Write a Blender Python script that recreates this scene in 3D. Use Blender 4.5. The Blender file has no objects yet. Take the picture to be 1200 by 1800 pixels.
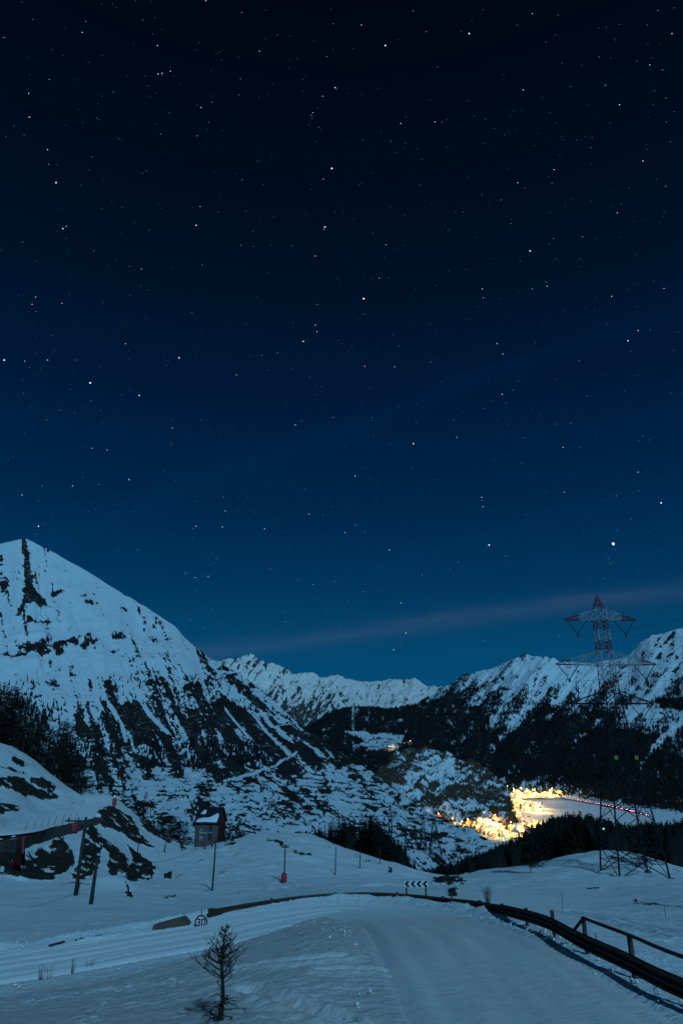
import bpy, math, random
import numpy as np
from mathutils import Vector, Matrix

# ------------------------------------------------------------------ camera, sky, moon, exposure
scene = bpy.context.scene
COL = scene.collection
PITCH = math.radians(20.5)
FPX = 1200.0                                   # focal length in photo pixels (24 mm on a 36 mm long side)
cam_d = bpy.data.cameras.new('camera')
cam_d.sensor_fit = 'VERTICAL'
cam_d.sensor_height = 36.0
cam_d.lens = 24.0
cam_d.clip_start = 0.2
cam_d.clip_end = 200000.0
cam = bpy.data.objects.new('camera', cam_d)
COL.objects.link(cam)
cam.location = (0, 0, 0)
cam.rotation_euler = (math.pi/2 + PITCH, 0, 0)
scene.camera = cam
CP, SP = math.cos(PITCH), math.sin(PITCH)

def ray(px, py):
    u = (px-600.0)/FPX; v = (900.0-py)/FPX
    return u, CP - v*SP, SP + v*CP
def P(px, py, Y):
    u, dy, dz = ray(px, py)
    return Vector((u/dy*Y, Y, dz/dy*Y))
def proj(x, y, z):
    d = y*CP + z*SP
    up = -y*SP + z*CP
    return 600 + FPX*x/d, 900 - FPX*up/d

def lin(c):
    return tuple(((v/255.0)/12.92 if v <= 10.3 else ((v/255.0+0.055)/1.055)**2.4) for v in c)

MOON_EL = math.radians(33)
MOON_AZ = math.radians(18)       # behind the camera, this far round to the right
to_moon = Vector((math.sin(MOON_AZ)*math.cos(MOON_EL), -math.cos(MOON_AZ)*math.cos(MOON_EL), math.sin(MOON_EL)))
sun_d = bpy.data.lights.new('moon', 'SUN')
sun_d.energy = 1.88
sun_d.angle = math.radians(1.5)
sun_d.color = (0.205, 0.56, 0.90)
sun = bpy.data.objects.new('moon', sun_d)
COL.objects.link(sun)
sun.rotation_euler = (-to_moon).to_track_quat('-Z', 'Y').to_euler()

world = bpy.data.worlds.new('World')
scene.world = world
world.use_nodes = True
nt = world.node_tree
nt.nodes.clear()
def wn(t, **kw):
    n = nt.nodes.new(t)
    for k, v in kw.items(): setattr(n, k, v)
    return n
L = nt.links.new
tc = wn('ShaderNodeTexCoord')
nrm = wn('ShaderNodeVectorMath', operation='NORMALIZE'); L(tc.outputs['Generated'], nrm.inputs[0])
sep = wn('ShaderNodeSeparateXYZ'); L(nrm.outputs[0], sep.inputs[0])
ramp = wn('ShaderNodeValToRGB'); L(sep.outputs['Z'], ramp.inputs[0])
stops = [(0.0, (9, 77, 113)), (0.08, (5, 75, 113)), (0.14, (2, 70, 110)), (0.237, (0, 53, 92)), (0.35, (0, 37, 74)),
         (0.50, (0, 24, 53)), (0.63, (0, 16, 36)), (0.73, (0, 11, 27)), (0.84, (0, 7, 18)), (1.0, (0, 5, 14))]
cr = ramp.color_ramp
while len(cr.elements) < len(stops): cr.elements.new(0.5)
for e, (p_, c_) in zip(cr.elements, stops):
    e.position = p_; e.color = lin(c_) + (1,)
sky = wn('ShaderNodeTexSky', sky_type='NISHITA', sun_disc=False)
sky.sun_elevation = MOON_EL
sky.sun_rotation = math.pi - MOON_AZ
sky.altitude = 1900
tint = wn('ShaderNodeMix', data_type='RGBA', blend_type='MULTIPLY'); tint.inputs['Factor'].default_value = 1.0
L(sky.outputs[0], tint.inputs['A']); tint.inputs['B'].default_value = (0.00004, 0.00025, 0.0004, 1)
addn = wn('ShaderNodeMix', data_type='RGBA', blend_type='ADD'); addn.inputs['Factor'].default_value = 1.0
L(ramp.outputs[0], addn.inputs['A']); L(tint.outputs['Result'], addn.inputs['B'])
# thin cirrus bands lying along great circles
def band(prev, a, b, width, col, nscale, amount):
    d1 = Vector(ray(*a)).normalized(); d2 = Vector(ray(*b)).normalized()
    n = d1.cross(d2).normalized(); t = (d2-d1).normalized()
    dot = wn('ShaderNodeVectorMath', operation='DOT_PRODUCT'); L(nrm.outputs[0], dot.inputs[0]); dot.inputs[1].default_value = n
    along = wn('ShaderNodeVectorMath', operation='DOT_PRODUCT'); L(nrm.outputs[0], along.inputs[0]); along.inputs[1].default_value = t
    mapv = wn('ShaderNodeCombineXYZ'); 
    m1 = wn('ShaderNodeMath', operation='MULTIPLY'); L(along.outputs['Value'], m1.inputs[0]); m1.inputs[1].default_value = nscale
    m2 = wn('ShaderNodeMath', operation='MULTIPLY'); L(dot.outputs['Value'], m2.inputs[0]); m2.inputs[1].default_value = nscale*6
    L(m1.outputs[0], mapv.inputs[0]); L(m2.outputs[0], mapv.inputs[1])
    nz = wn('ShaderNodeTexNoise'); nz.inputs['Scale'].default_value = 1.0; nz.inputs['Detail'].default_value = 4.0
    L(mapv.outputs[0], nz.inputs['Vector'])
    wob = wn('ShaderNodeMath', operation='MULTIPLY_ADD'); L(nz.outputs['Fac'], wob.inputs[0]); wob.inputs[1].default_value = width*1.6
    L(dot.outputs['Value'], wob.inputs[2])
    off = wn('ShaderNodeMath', operation='SUBTRACT'); L(wob.outputs[0], off.inputs[0]); off.inputs[1].default_value = width*0.8
    sq = wn('ShaderNodeMath', operation='DIVIDE'); L(off.outputs[0], sq.inputs[0]); sq.inputs[1].default_value = width
    s2 = wn('ShaderNodeMath', operation='MULTIPLY'); L(sq.outputs[0], s2.inputs[0]); L(sq.outputs[0], s2.inputs[1])
    ng = wn('ShaderNodeMath', operation='MULTIPLY'); L(s2.outputs[0], ng.inputs[0]); ng.inputs[1].default_value = -1
    ex = wn('ShaderNodeMath', operation='EXPONENT'); L(ng.outputs[0], ex.inputs[0])
    # streaks fade in and out along the band
    mr = wn('ShaderNodeMapRange'); L(nz.outputs['Fac'], mr.inputs[0]); mr.inputs[1].default_value = 0.3; mr.inputs[2].default_value = 0.65
    mr.inputs[3].default_value = 0.45; mr.inputs[4].default_value = 1.0
    ff = wn('ShaderNodeMath', operation='MULTIPLY'); L(ex.outputs[0], ff.inputs[0]); L(mr.outputs[0], ff.inputs[1])
    fa = wn('ShaderNodeMath', operation='MULTIPLY'); L(ff.outputs[0], fa.inputs[0]); fa.inputs[1].default_value = amount
    mx = wn('ShaderNodeMix', data_type='RGBA', blend_type='ADD'); L(fa.outputs[0], mx.inputs['Factor'])
    L(prev, mx.inputs['A']); mx.inputs['B'].default_value = col + (1,)
    return mx.outputs['Result']
o_ = band(addn.outputs['Result'], (350, 1150), (1200, 1036), 0.012, (0.0135, 0.0145, 0.0185), 7.0, 0.95)
o_ = band(o_, (300, 1120), (1200, 1060), 0.05, (0.002, 0.002, 0.002), 5.0, 0.6)
o_ = band(o_, (880, 935), (1190, 850), 0.012, (0.0, 0.004, 0.010), 5.0, 0.5)
o_ = band(o_, (330, 860), (470, 808), 0.016, (0.0, 0.005, 0.016), 4.0, 0.5)
bg = wn('ShaderNodeBackground'); bg.inputs['Strength'].default_value = 1.0
L(o_, bg.inputs['Color'])
wo = wn('ShaderNodeOutputWorld'); L(bg.outputs[0], wo.inputs['Surface'])

vs = scene.view_settings
vs.view_transform = 'Standard'; vs.look = 'None'; vs.exposure = 0.0; vs.gamma = 1.0
vs.use_curve_mapping = False
scene.cycles.max_bounces = 4
scene.cycles.diffuse_bounces = 2
scene.cycles.glossy_bounces = 2
scene.cycles.sample_clamp_indirect = 4.0
scene.cycles.use_light_tree = True
scene.render.use_persistent_data = False

# ------------------------------------------------------------------ noise and mesh helpers
rng = np.random.default_rng(7)
random.seed(7)
def _hash(ix, iy, seed):
    h = (ix.astype(np.int64)*374761393 + iy.astype(np.int64)*668265263 + seed*1442695041) & 0xffffffff
    h = ((h ^ (h >> 13))*1274126177) & 0xffffffff
    h = (h ^ (h >> 16))
    return (h & 0xffff)/65535.0
def vnoise(x, y, seed=0):
    x = np.asarray(x, float); y = np.asarray(y, float)
    ix = np.floor(x); iy = np.floor(y)
    fx = x-ix; fy = y-iy
    fx = fx*fx*fx*(fx*(fx*6-15)+10); fy = fy*fy*fy*(fy*(fy*6-15)+10)
    a = _hash(ix, iy, seed); b = _hash(ix+1, iy, seed); c = _hash(ix, iy+1, seed); d = _hash(ix+1, iy+1, seed)
    return (a*(1-fx)+b*fx)*(1-fy) + (c*(1-fx)+d*fx)*fy
def fbm(x, y, octv=5, seed=0, gain=0.5):
    s = 0; a = 1; t = 0
    for o in range(octv):
        c, sn = math.cos(0.6*o), math.sin(0.6*o)
        s = s + a*vnoise((x*c-y*sn)*2**o + 17.3*o, (x*sn+y*c)*2**o + 9.1*o, seed+o); t += a; a *= gain
    return s/t
def ridged(x, y, octv=5, seed=0, gain=0.5):
    s = 0; a = 1; t = 0
    for o in range(octv):
        s = s + a*(1-np.abs(2*vnoise(x*2**o+5.2*o, y*2**o+1.7*o, seed+o)-1)); t += a; a *= gain
    return s/t
def sstep(a, b, x):
    t = np.clip((x-a)/(b-a), 0, 1); return t*t*(3-2*t)
def inpoly(poly, x, y):
    r = np.zeros(x.shape, bool); n = len(poly)
    for i in range(n):
        x1, y1 = poly[i]; x2, y2 = poly[(i+1) % n]
        if y1 == y2: continue
        c = ((y1 > y) != (y2 > y)) & (x < (x2-x1)*(y-y1)/(y2-y1)+x1)
        r ^= c
    return r
def field(pts, x, y, sx=40.0, sy=25.0):
    """smooth value field from scattered (x, y, value) samples"""
    num = np.full(x.shape, 1e-9); den = np.full(x.shape, 1e-9)
    for (a, b, v) in pts:
        w = 1.0/(((x-a)/sx)**2 + ((y-b)/sy)**2 + 0.08)**2
        num += w*v; den += w
    return num/den
def uni(a):
    r = np.empty(a.size); r[np.argsort(a.ravel(), kind='stable')] = np.arange(a.size); return (r/a.size).reshape(a.shape)
def blur_v(a, n):
    for _ in range(n):
        a[1:-1] = 0.25*a[:-2] + 0.5*a[1:-1] + 0.25*a[2:]
    return a

def mesh_np(name, V, F, mats, parent=None, attrs=None, smooth=True):
    """V (n,3), F (m,k) arrays -> mesh object"""
    me = bpy.data.meshes.new(name)
    V = np.ascontiguousarray(V, dtype=np.float32); F = np.ascontiguousarray(F, dtype=np.int32)
    k = F.shape[1]
    me.vertices.add(len(V)); me.vertices.foreach_set('co', V.ravel())
    me.loops.add(F.size); me.loops.foreach_set('vertex_index', F.ravel())
    me.polygons.add(len(F)); me.polygons.foreach_set('loop_start', np.arange(0, F.size, k, dtype=np.int32))
    me.update(calc_edges=True)
    if smooth: me.polygons.foreach_set('use_smooth', np.ones(len(F), bool))
    if attrs:
        for an, av in attrs.items():
            at = me.attributes.new(an, 'FLOAT', 'POINT'); at.data.foreach_set('value', np.ascontiguousarray(av, dtype=np.float32).ravel())
    for m in (mats if isinstance(mats, (list, tuple)) else [mats]): me.materials.append(m)
    ob = bpy.data.objects.new(name, me); COL.objects.link(ob)
    if parent: ob.parent = parent
    return ob
def grid_faces(nr, nc):
    i = np.arange(nr*nc).reshape(nr, nc)
    return np.stack([i[:-1, :-1].ravel(), i[1:, :-1].ravel(), i[1:, 1:].ravel(), i[:-1, 1:].ravel()], 1)

class MB:
    """collects simple shapes into one mesh"""
    def __init__(s): s.v = []; s.f = []; s.m = []
    def add(s, vs_, fs, mi=0):
        o = len(s.v); s.v += [tuple(p) for p in vs_]
        for f in fs: s.f.append(tuple(i+o for i in f)); s.m.append(mi)
    def box(s, lo, hi, M=None, mi=0):
        x0, y0, z0 = lo; x1, y1, z1 = hi
        p = [(x0,y0,z0),(x1,y0,z0),(x1,y1,z0),(x0,y1,z0),(x0,y0,z1),(x1,y0,z1),(x1,y1,z1),(x0,y1,z1)]
        if M is not None: p = [M @ Vector(q) for q in p]
        s.add(p, [(0,3,2,1),(4,5,6,7),(0,1,5,4),(1,2,6,5),(2,3,7,6),(3,0,4,7)], mi)
    def tube(s, path, rad, n=6, cap=True, mi=0):
        path = [Vector(p) for p in path]; k = len(path)
        if not hasattr(rad, '__len__'): rad = [rad]*k
        vs_ = []; fs = []
        for i, p in enumerate(path):
            t = (path[min(i+1, k-1)]-path[max(i-1, 0)]).normalized()
            a = t.cross(Vector((0, 0, 1)))
            if a.length < 1e-3: a = t.cross(Vector((0, 1, 0)))
            a.normalize(); b = t.cross(a)
            for j in range(n):
                an = 2*math.pi*j/n
                vs_.append(p + (a*math.cos(an)+b*math.sin(an))*rad[i])
        for i in range(k-1):
            for j in range(n):
                fs.append((i*n+j, i*n+(j+1) % n, (i+1)*n+(j+1) % n, (i+1)*n+j))
        if cap:
            fs.append(tuple(range(n))[::-1]); fs.append(tuple((k-1)*n+j for j in range(n)))
        s.add(vs_, fs, mi)
    def build(s, name, mats, parent=None, smooth=False):
        me = bpy.data.meshes.new(name); me.from_pydata(s.v, [], s.f)
        mats = mats if isinstance(mats, (list, tuple)) else [mats]
        for m in mats: me.materials.append(m)
        if len(mats) > 1: me.polygons.foreach_set('material_index', s.m)
        if smooth: me.polygons.foreach_set('use_smooth', [True]*len(s.f))
        me.update()
        ob = bpy.data.objects.new(name, me); COL.objects.link(ob)
        if parent: ob.parent = parent
        return ob

def tag(o, label=None, cat=None, group=None, kind=None):
    if label: o['label'] = label
    if cat: o['category'] = cat
    if group: o['group'] = group
    if kind: o['kind'] = kind
    return o
def empty(name, loc=(0, 0, 0), rz=0.0):
    o = bpy.data.objects.new(name, None); COL.objects.link(o)
    o.empty_display_size = 0.3
    o.location = loc; o.rotation_euler = (0, 0, rz)
    return o
def copy_tree(o, parent=None):
    c = o.copy(); COL.objects.link(c); c.parent = parent
    for ch in o.children: copy_tree(ch, c)
    return c

# ------------------------------------------------------------------ materials
def new_mat(name):
    m = bpy.data.materials.new(name); m.use_nodes = True
    return m, m.node_tree, m.node_tree.nodes['Principled BSDF']
def plain(name, col, rough=0.7, var=0.25, scale=3.0, metal=0.0, bump=0.0):
    m, t, b = new_mat(name)
    nz = t.nodes.new('ShaderNodeTexNoise'); nz.inputs['Scale'].default_value = scale; nz.inputs['Detail'].default_value = 6
    tcn = t.nodes.new('ShaderNodeTexCoord'); t.links.new(tcn.outputs['Object'], nz.inputs['Vector'])
    mx = t.nodes.new('ShaderNodeMix'); mx.data_type = 'RGBA'
    t.links.new(nz.outputs['Fac'], mx.inputs['Factor'])
    mx.inputs['A'].default_value = tuple(c*(1-var) for c in col)+(1,)
    mx.inputs['B'].default_value = tuple(min(1, c*(1+var)) for c in col)+(1,)
    t.links.new(mx.outputs['Result'], b.inputs['Base Color'])
    b.inputs['Roughness'].default_value = rough; b.inputs['Metallic'].default_value = metal
    if rough > 0.7: b.inputs['Specular IOR Level'].default_value = 0.06
    if bump:
        bp = t.nodes.new('ShaderNodeBump'); bp.inputs['Strength'].default_value = bump; bp.inputs['Distance'].default_value = 0.05
        t.links.new(nz.outputs['Fac'], bp.inputs['Height']); t.links.new(bp.outputs[0], b.inputs['Normal'])
    return m
def snow_mat(name, fine, bumpd, rock_a=(0.022, 0.019, 0.018), rock_b=(0.07, 0.056, 0.046), rscale=0.05, edge=0.12, bstr=0.5,
             snow_a=(0.74, 0.77, 0.80), snow_b=(0.84, 0.86, 0.88), nw=1.0):
    """snow, with bare rock, earth or scrub where the surface attribute 'bare' says so"""
    m, t, b = new_mat(name); N = t.nodes.new; K = t.links.new
    tcn = N('ShaderNodeTexCoord')
    at = N('ShaderNodeAttribute'); at.attribute_name = 'bare'
    n1 = N('ShaderNodeTexNoise'); n1.inputs['Scale'].default_value = fine; n1.inputs['Detail'].default_value = 6; n1.inputs['Roughness'].default_value = 0.6
    n2 = N('ShaderNodeTexNoise'); n2.inputs['Scale'].default_value = rscale; n2.inputs['Detail'].default_value = 8
    K(tcn.outputs['Object'], n1.inputs['Vector']); K(tcn.outputs['Object'], n2.inputs['Vector'])
    ma = N('ShaderNodeMath'); ma.operation = 'MULTIPLY_ADD'; K(n1.outputs['Fac'], ma.inputs[0]); ma.inputs[1].default_value = nw
    K(at.outputs['Fac'], ma.inputs[2])
    mr = N('ShaderNodeMapRange'); K(ma.outputs[0], mr.inputs[0]); mr.inputs[1].default_value = 0.5+0.5*nw-edge; mr.inputs[2].default_value = 0.5+0.5*nw+edge
    rc = N('ShaderNodeMix'); rc.data_type = 'RGBA'; K(n2.outputs['Fac'], rc.inputs['Factor'])
    rc.inputs['A'].default_value = rock_a+(1,); rc.inputs['B'].default_value = rock_b+(1,)
    sc = N('ShaderNodeMix'); sc.data_type = 'RGBA'; K(n2.outputs['Fac'], sc.inputs['Factor'])
    sc.inputs['A'].default_value = snow_a+(1,); sc.inputs['B'].default_value = snow_b+(1,)
    du = N('ShaderNodeAttribute'); du.attribute_name = 'dust'
    ds = N('ShaderNodeMix'); ds.data_type = 'RGBA'; K(du.outputs['Fac'], ds.inputs['Factor'])
    K(sc.outputs['Result'], ds.inputs['A']); ds.inputs['B'].default_value = (0.82, 0.68, 0.635, 1)  # warmer snow colour, mixed in by the attribute
    mx = N('ShaderNodeMix'); mx.data_type = 'RGBA'; K(mr.outputs[0], mx.inputs['Factor'])
    K(ds.outputs['Result'], mx.inputs['A']); K(rc.outputs['Result'], mx.inputs['B'])
    K(mx.outputs['Result'], b.inputs['Base Color'])
    b.inputs['Roughness'].default_value = 0.75
    b.inputs['Specular IOR Level'].default_value = 0.08
    bp = N('ShaderNodeBump'); bp.inputs['Strength'].default_value = bstr; bp.inputs['Distance'].default_value = bumpd
    K(n1.outputs['Fac'], bp.inputs['Height']); K(bp.outputs[0], b.inputs['Normal'])
    return m
def emit(name, col, strength):
    m = bpy.data.materials.new(name); m.use_nodes = True; t = m.node_tree; t.nodes.clear()
    e = t.nodes.new('ShaderNodeEmission'); e.inputs['Color'].default_value = col+(1,); e.inputs['Strength'].default_value = strength
    o = t.nodes.new('ShaderNodeOutputMaterial'); t.links.new(e.outputs[0], o.inputs['Surface'])
    m.cycles.emission_sampling = 'NONE'
    return m

M_ground = snow_mat('snow_near', 3.2, 0.14, snow_a=(0.80, 0.78, 0.77), snow_b=(0.87, 0.85, 0.84), rock_a=(0.016, 0.013, 0.011), rock_b=(0.06, 0.043, 0.032), rscale=0.35, edge=0.10, bstr=0.7)
M_road = snow_mat('snow_road', 3.5, 0.06, rscale=0.4, bstr=0.6, snow_a=(0.97, 0.88, 0.84), snow_b=(0.98, 0.92, 0.89))
M_mtn = snow_mat('snow_mountain', 0.14, 1.5, rscale=0.03, edge=0.12, rock_a=(0.016, 0.014, 0.013), rock_b=(0.05, 0.040, 0.033))
M_far = snow_mat('snow_far', 0.02, 9.0, rscale=0.003, edge=0.2, rock_a=(0.05, 0.045, 0.045), rock_b=(0.11, 0.10, 0.095), snow_a=(0.90, 0.78, 0.72), snow_b=(0.96, 0.86, 0.80))
M_rmtn = snow_mat('snow_right', 0.04, 4.0, rscale=0.008, edge=0.16)
M_hill = snow_mat('snow_rocky_hill', 0.1, 2.0, rscale=0.03, edge=0.14, rock_a=(0.045, 0.028, 0.018), rock_b=(0.15, 0.092, 0.058))  # brown scrub and rock, warmed further: village glow put into the colour
M_needle = plain('dark_needles', (0.016, 0.018, 0.016), 0.9, 0.5, 0.4)
M_needle2 = plain('brown_larch_twigs', (0.030, 0.022, 0.017), 0.9, 0.4, 0.5)
M_forest = plain('far_forest', (0.016, 0.0155, 0.017), 0.95, 0.45, 0.01)
M_scrub = plain('scrub', (0.022, 0.019, 0.016), 0.95, 0.5, 0.05)
M_bark = plain('bark', (0.035, 0.026, 0.02), 0.9, 0.4, 6)
M_larch = plain('larch_bark', (0.040, 0.027, 0.020), 0.9, 0.4, 9)
M_wood = plain('weathered_pole', (0.05, 0.042, 0.034), 0.9, 0.4, 4)
M_rust = plain('weathering_steel', (0.080, 0.048, 0.035), 0.75, 0.5, 5, bump=0.2)
M_steel = plain('galvanised_steel', (0.017, 0.018, 0.02), 0.75, 0.3, 3)
M_red = plain('red_paint', (0.20, 0.018, 0.024), 0.6, 0.3, 4)
M_white = plain('white_paint', (0.36, 0.36, 0.37), 0.6, 0.15, 4)
M_signw = plain('sign_white', (0.72, 0.66, 0.64), 0.5, 0.08, 4)
M_black = plain('sign_black', (0.012, 0.012, 0.013), 0.5, 0.2, 4)
M_grey = plain('grey_post', (0.03, 0.033, 0.036), 0.5, 0.2, 4)
M_redpad = plain('red_padding', (0.40, 0.02, 0.03), 0.7, 0.2, 4)
M_yellow = plain('yellow_plate', (0.22, 0.20, 0.012), 0.5, 0.1, 4)
M_insul = plain('insulator', (0.02, 0.022, 0.025), 0.3, 0.2, 4)
M_wire = plain('conductor', (0.04, 0.042, 0.045), 0.5, 0.1, 1)
M_conc = plain('concrete_wall', (0.095, 0.078, 0.068), 0.9, 0.45, 1.2, bump=0.5)
M_stone = plain('parapet_stone', (0.13, 0.085, 0.062), 0.9, 0.3, 5, bump=0.5)
M_plaster = plain('old_plaster', (0.11, 0.088, 0.078), 0.9, 0.45, 0.9, bump=0.3)
M_redwall = plain('red_plaster', (0.10, 0.032, 0.024), 0.9, 0.35, 0.8)
M_roof = plain('dark_roof', (0.025, 0.022, 0.024), 0.8, 0.4, 2)
M_paintw = plain('faded_lettering', (0.55, 0.55, 0.55), 0.9, 0.2, 3)
M_snowcap = plain('roof_snow', (0.80, 0.82, 0.85), 0.8, 0.05, 1, bump=0.3)
M_vwall = plain('village_plaster', (0.58, 0.46, 0.28), 0.9, 0.2, 0.3)
M_car = plain('car_paint', (0.05, 0.05, 0.06), 0.4, 0.3, 1)
M_tyre = plain('tyre', (0.015, 0.015, 0.015), 0.9, 0.2, 3)

# ------------------------------------------------------------------ the near ground: a height sheet through surveyed points
CTRL = [  # (px, py, depth in metres)
 # bank below the camera
 (0,1800,19),(300,1800,17),(600,1790,16.5),(900,1790,16.4),(1190,1800,16),(-350,1790,21),
 (150,1760,23),(400,1740,20.5),(600,1757,18),(600,1687,22),(600,1652,26.5),(600,1645,30),(600,1636,33.5),(400,1690,25.5),(400,1655,32),(500,1683,24.5),(500,1653,31),(800,1720,20),(800,1660,24.3),(900,1700,20.5),(1000,1740,18.5),(0,1735,30),(-350,1735,32),
 (320,1692,29.5),(160,1722,30.5),
 # road and its outer edge
 (1190,1785,17.4),(1104,1732,19.8),(1020,1688,22.8),(957,1650,27.5),(900,1627,32),(850,1608,37),(800,1594,40),(740,1587,43),
 (690,1584,44.5),(640,1583,45.2),(560,1585,45),(470,1594,43.8),(400,1606,42.2),(350,1624,40.7),(0,1682,36.5),(200,1650,39),(-350,1700,36),
 # beyond the rail, right
 (1190,1700,24),(1190,1650,34),(1190,1610,50),(1000,1620,38),(1000,1595,55),(900,1580,58),(850,1565,70),(1190,1575,68),(1000,1568,75),
 (750,1565,66),(640,1568,66),(520,1580,62),(420,1595,58),
 (1047,1533,111),(1174,1546,105),(1400,1550,105),(930,1545,100),(800,1550,105),
 (750,1545,128),(850,1530,140),(920,1525,145),(990,1510,150),(1060,1495,145),(1120,1503,138),(1200,1530,132),(1450,1560,130),
 # the bowl
 (0,1640,48),(150,1625,50),(280,1615,52),(100,1600,60),(0,1560,74),(133,1575,70),(250,1575,72),(373,1565,88),(499,1551,100),(589,1536,116),(632,1528,126),
 (667,1522,136),(600,1557,78),(700,1556,84),(450,1530,112),(400,1510,128),(330,1545,100),(260,1552,90),(-300,1570,72),(-300,1640,48),
 (390,1483,152),(440,1468,160),(500,1466,165),(550,1470,168),(600,1490,162),(650,1506,158),(700,1520,152),(735,1533,144),
 # left: hillside road, its bank, the hill above
 (0,1480,86),(60,1464,101),(130,1449,115),(175,1438,125),(203,1413,148),(182,1394,164),(145,1392,160),(-350,1520,70),(-350,1490,88),
 (0,1445,100),(100,1427,130),(145,1408,150),
 (0,1512,83.5),(60,1492,97),(130,1468,110),(180,1452,121),(215,1424,146),
 (0,1535,80),(120,1545,84),(220,1540,98),(170,1500,104),(220,1480,122),(260,1500,122),(300,1520,115),
 (240,1440,150),(290,1470,160),(330,1492,168),
 (0,1410,115),(0,1365,132),(0,1320,150),(50,1336,155),(92,1366,158),(133,1391,161),(60,1400,138),(-350,1330,120),(-350,1420,95),
]
FARC = [  # (a = x/Y, Y, z) behind the crests, falling to the valley
 (-0.75,200,4),(-0.45,195,1),(-0.36,205,-14),(-0.28,215,-19),(-0.2,210,-21.5),(-0.1,210,-24),(0.0,200,-27),(0.1,195,-31),(0.2,200,-32),(0.3,205,-30),(0.4,190,-26),(0.75,180,-24),
 (-0.75,330,-10),(-0.4,330,-45),(-0.2,330,-48),(0.0,330,-60),(0.2,330,-62),(0.4,330,-58),(0.75,330,-50),
 (-0.7,700,-160),(-0.3,700,-165),(0.0,700,-175),(0.3,700,-175),(0.7,700,-175),
 (-0.6,1.0,-1.75),(0,1.0,-1.75),(0.6,1.0,-1.75),(-0.6,6,-2.9),(0,6,-2.75),(0.7,6,-3.9),(0.6,10,-4.3),(0.35,11,-4.1),(0,11,-3.7),(-0.6,11,-4.0),
]
def ctrl_uv():
    A = []; B = []; R = []
    for px, py, Y in CTRL:
        p = P(px, py, Y); A.append(p.x/Y); B.append(math.log(Y)); R.append(p.z/Y)
    for a, Y, z in FARC:
        A.append(a); B.append(math.log(Y)); R.append(z/Y)
    return np.array(A), np.array(B), np.array(R)
KA, KB = 3.2, 1.0
cA, cB, cR = ctrl_uv()
def tps_k(d2): return np.where(d2 > 1e-12, d2*np.log(np.maximum(d2, 1e-12)), 0.0)
n_ = len(cA)
D2 = ((cA[:, None]-cA[None])*KA)**2 + ((cB[:, None]-cB[None])*KB)**2
Km = tps_k(D2) + 1e-5*np.eye(n_)
Pm = np.stack([np.ones(n_), cA*KA, cB*KB], 1)
Amat = np.block([[Km, Pm], [Pm.T, np.zeros((3, 3))]])
sol = np.linalg.solve(Amat, np.concatenate([cR, np.zeros(3)]))
def ground0(x, y):
    x = np.atleast_1d(np.asarray(x, float)); y = np.atleast_1d(np.asarray(y, float))
    sh = x.shape; x = x.ravel(); y = y.ravel()
    a = x/y; b = np.log(y); out = np.empty(len(x))
    for i in range(0, len(x), 40000):
        aa = a[i:i+40000]*KA; bb = b[i:i+40000]*KB
        d2 = (aa[:, None]-cA[None]*KA)**2 + (bb[:, None]-cB[None]*KB)**2
        out[i:i+40000] = tps_k(d2) @ sol[:n_] + sol[n_] + sol[n_+1]*aa + sol[n_+2]*bb
    return (out*y).reshape(sh)

def spline(pts, n):
    """Catmull-Rom through points, n samples by arc length"""
    p = np.array([tuple(q) for q in pts], float)
    p = np.vstack([2*p[0]-p[1], p, 2*p[-1]-p[-2]])
    out = []
    for i in range(1, len(p)-2):
        t = np.linspace(0, 1, 40, endpoint=False)[:, None]
        a, b, c, d = p[i-1], p[i], p[i+1], p[i+2]
        out.append(0.5*((2*b)+(-a+c)*t+(2*a-5*b+4*c-d)*t*t+(-a+3*b-3*c+d)*t**3))
    out = np.vstack(out+[p[-2][None]])
    s = np.concatenate([[0], np.cumsum(np.linalg.norm(np.diff(out, axis=0), axis=1))])
    u = np.linspace(0, s[-1], n)
    return np.stack([np.interp(u, s, out[:, k]) for k in range(3)], 1)

road_c = spline([(4.6,6,-4.25),(4.4,10,-4.45),(4.2,14,-4.62),(4.0,18,-4.82),(3.8,23,-5.05),(3.7,27,-5.4),(3.5,31,-5.85),(3.0,35,-6.35),(2.0,38.3,-6.7),
                 (0.7,40.6,-7.0),(-0.9,41.3,-7.2),(-3.2,40.3,-7.35),(-6,38.4,-7.5),(-9.5,36.9,-7.75),(-15,34.5,-8.1),(-24,31.5,-8.5),(-40,27,-9)], 420)
upper_pts = [P(-330,1475,88),P(-150,1470,90),P(0,1462,93),P(60,1451,108),P(115,1440,122),P(155,1425,136),P(175,1411,149),P(172,1402,156),P(160,1398,162),P(140,1398,172)]
upper_c = spline([(p.x, p.y, p.z) for p in upper_pts], 300)
wall_c = spline([tuple(P(*q)) for q in ((-330,1522,70),(-150,1505,78),(0,1480,86),(60,1464,101),(130,1449,115),(172,1439,124))], 160)
ROADS = [(road_c, 3.1, 8.0), (upper_c, 2.9, 3.7)]
def near_line(c, x, y):
    d = np.full(x.shape, 1e9); k = np.zeros(x.shape, int)
    for i in range(0, len(c)):
        dd = (x-c[i, 0])**2 + (y-c[i, 1])**2
        m = dd < d; d[m] = dd[m]; k[m] = i
    return np.sqrt(d), k
def side(c, k, x, y):
    k2 = np.minimum(k+1, len(c)-1); k1 = np.maximum(k-1, 0)
    tx = c[k2, 0]-c[k1, 0]; ty = c[k2, 1]-c[k1, 1]
    return np.sign(tx*(y-c[k, 1]) - ty*(x-c[k, 0]))
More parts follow.
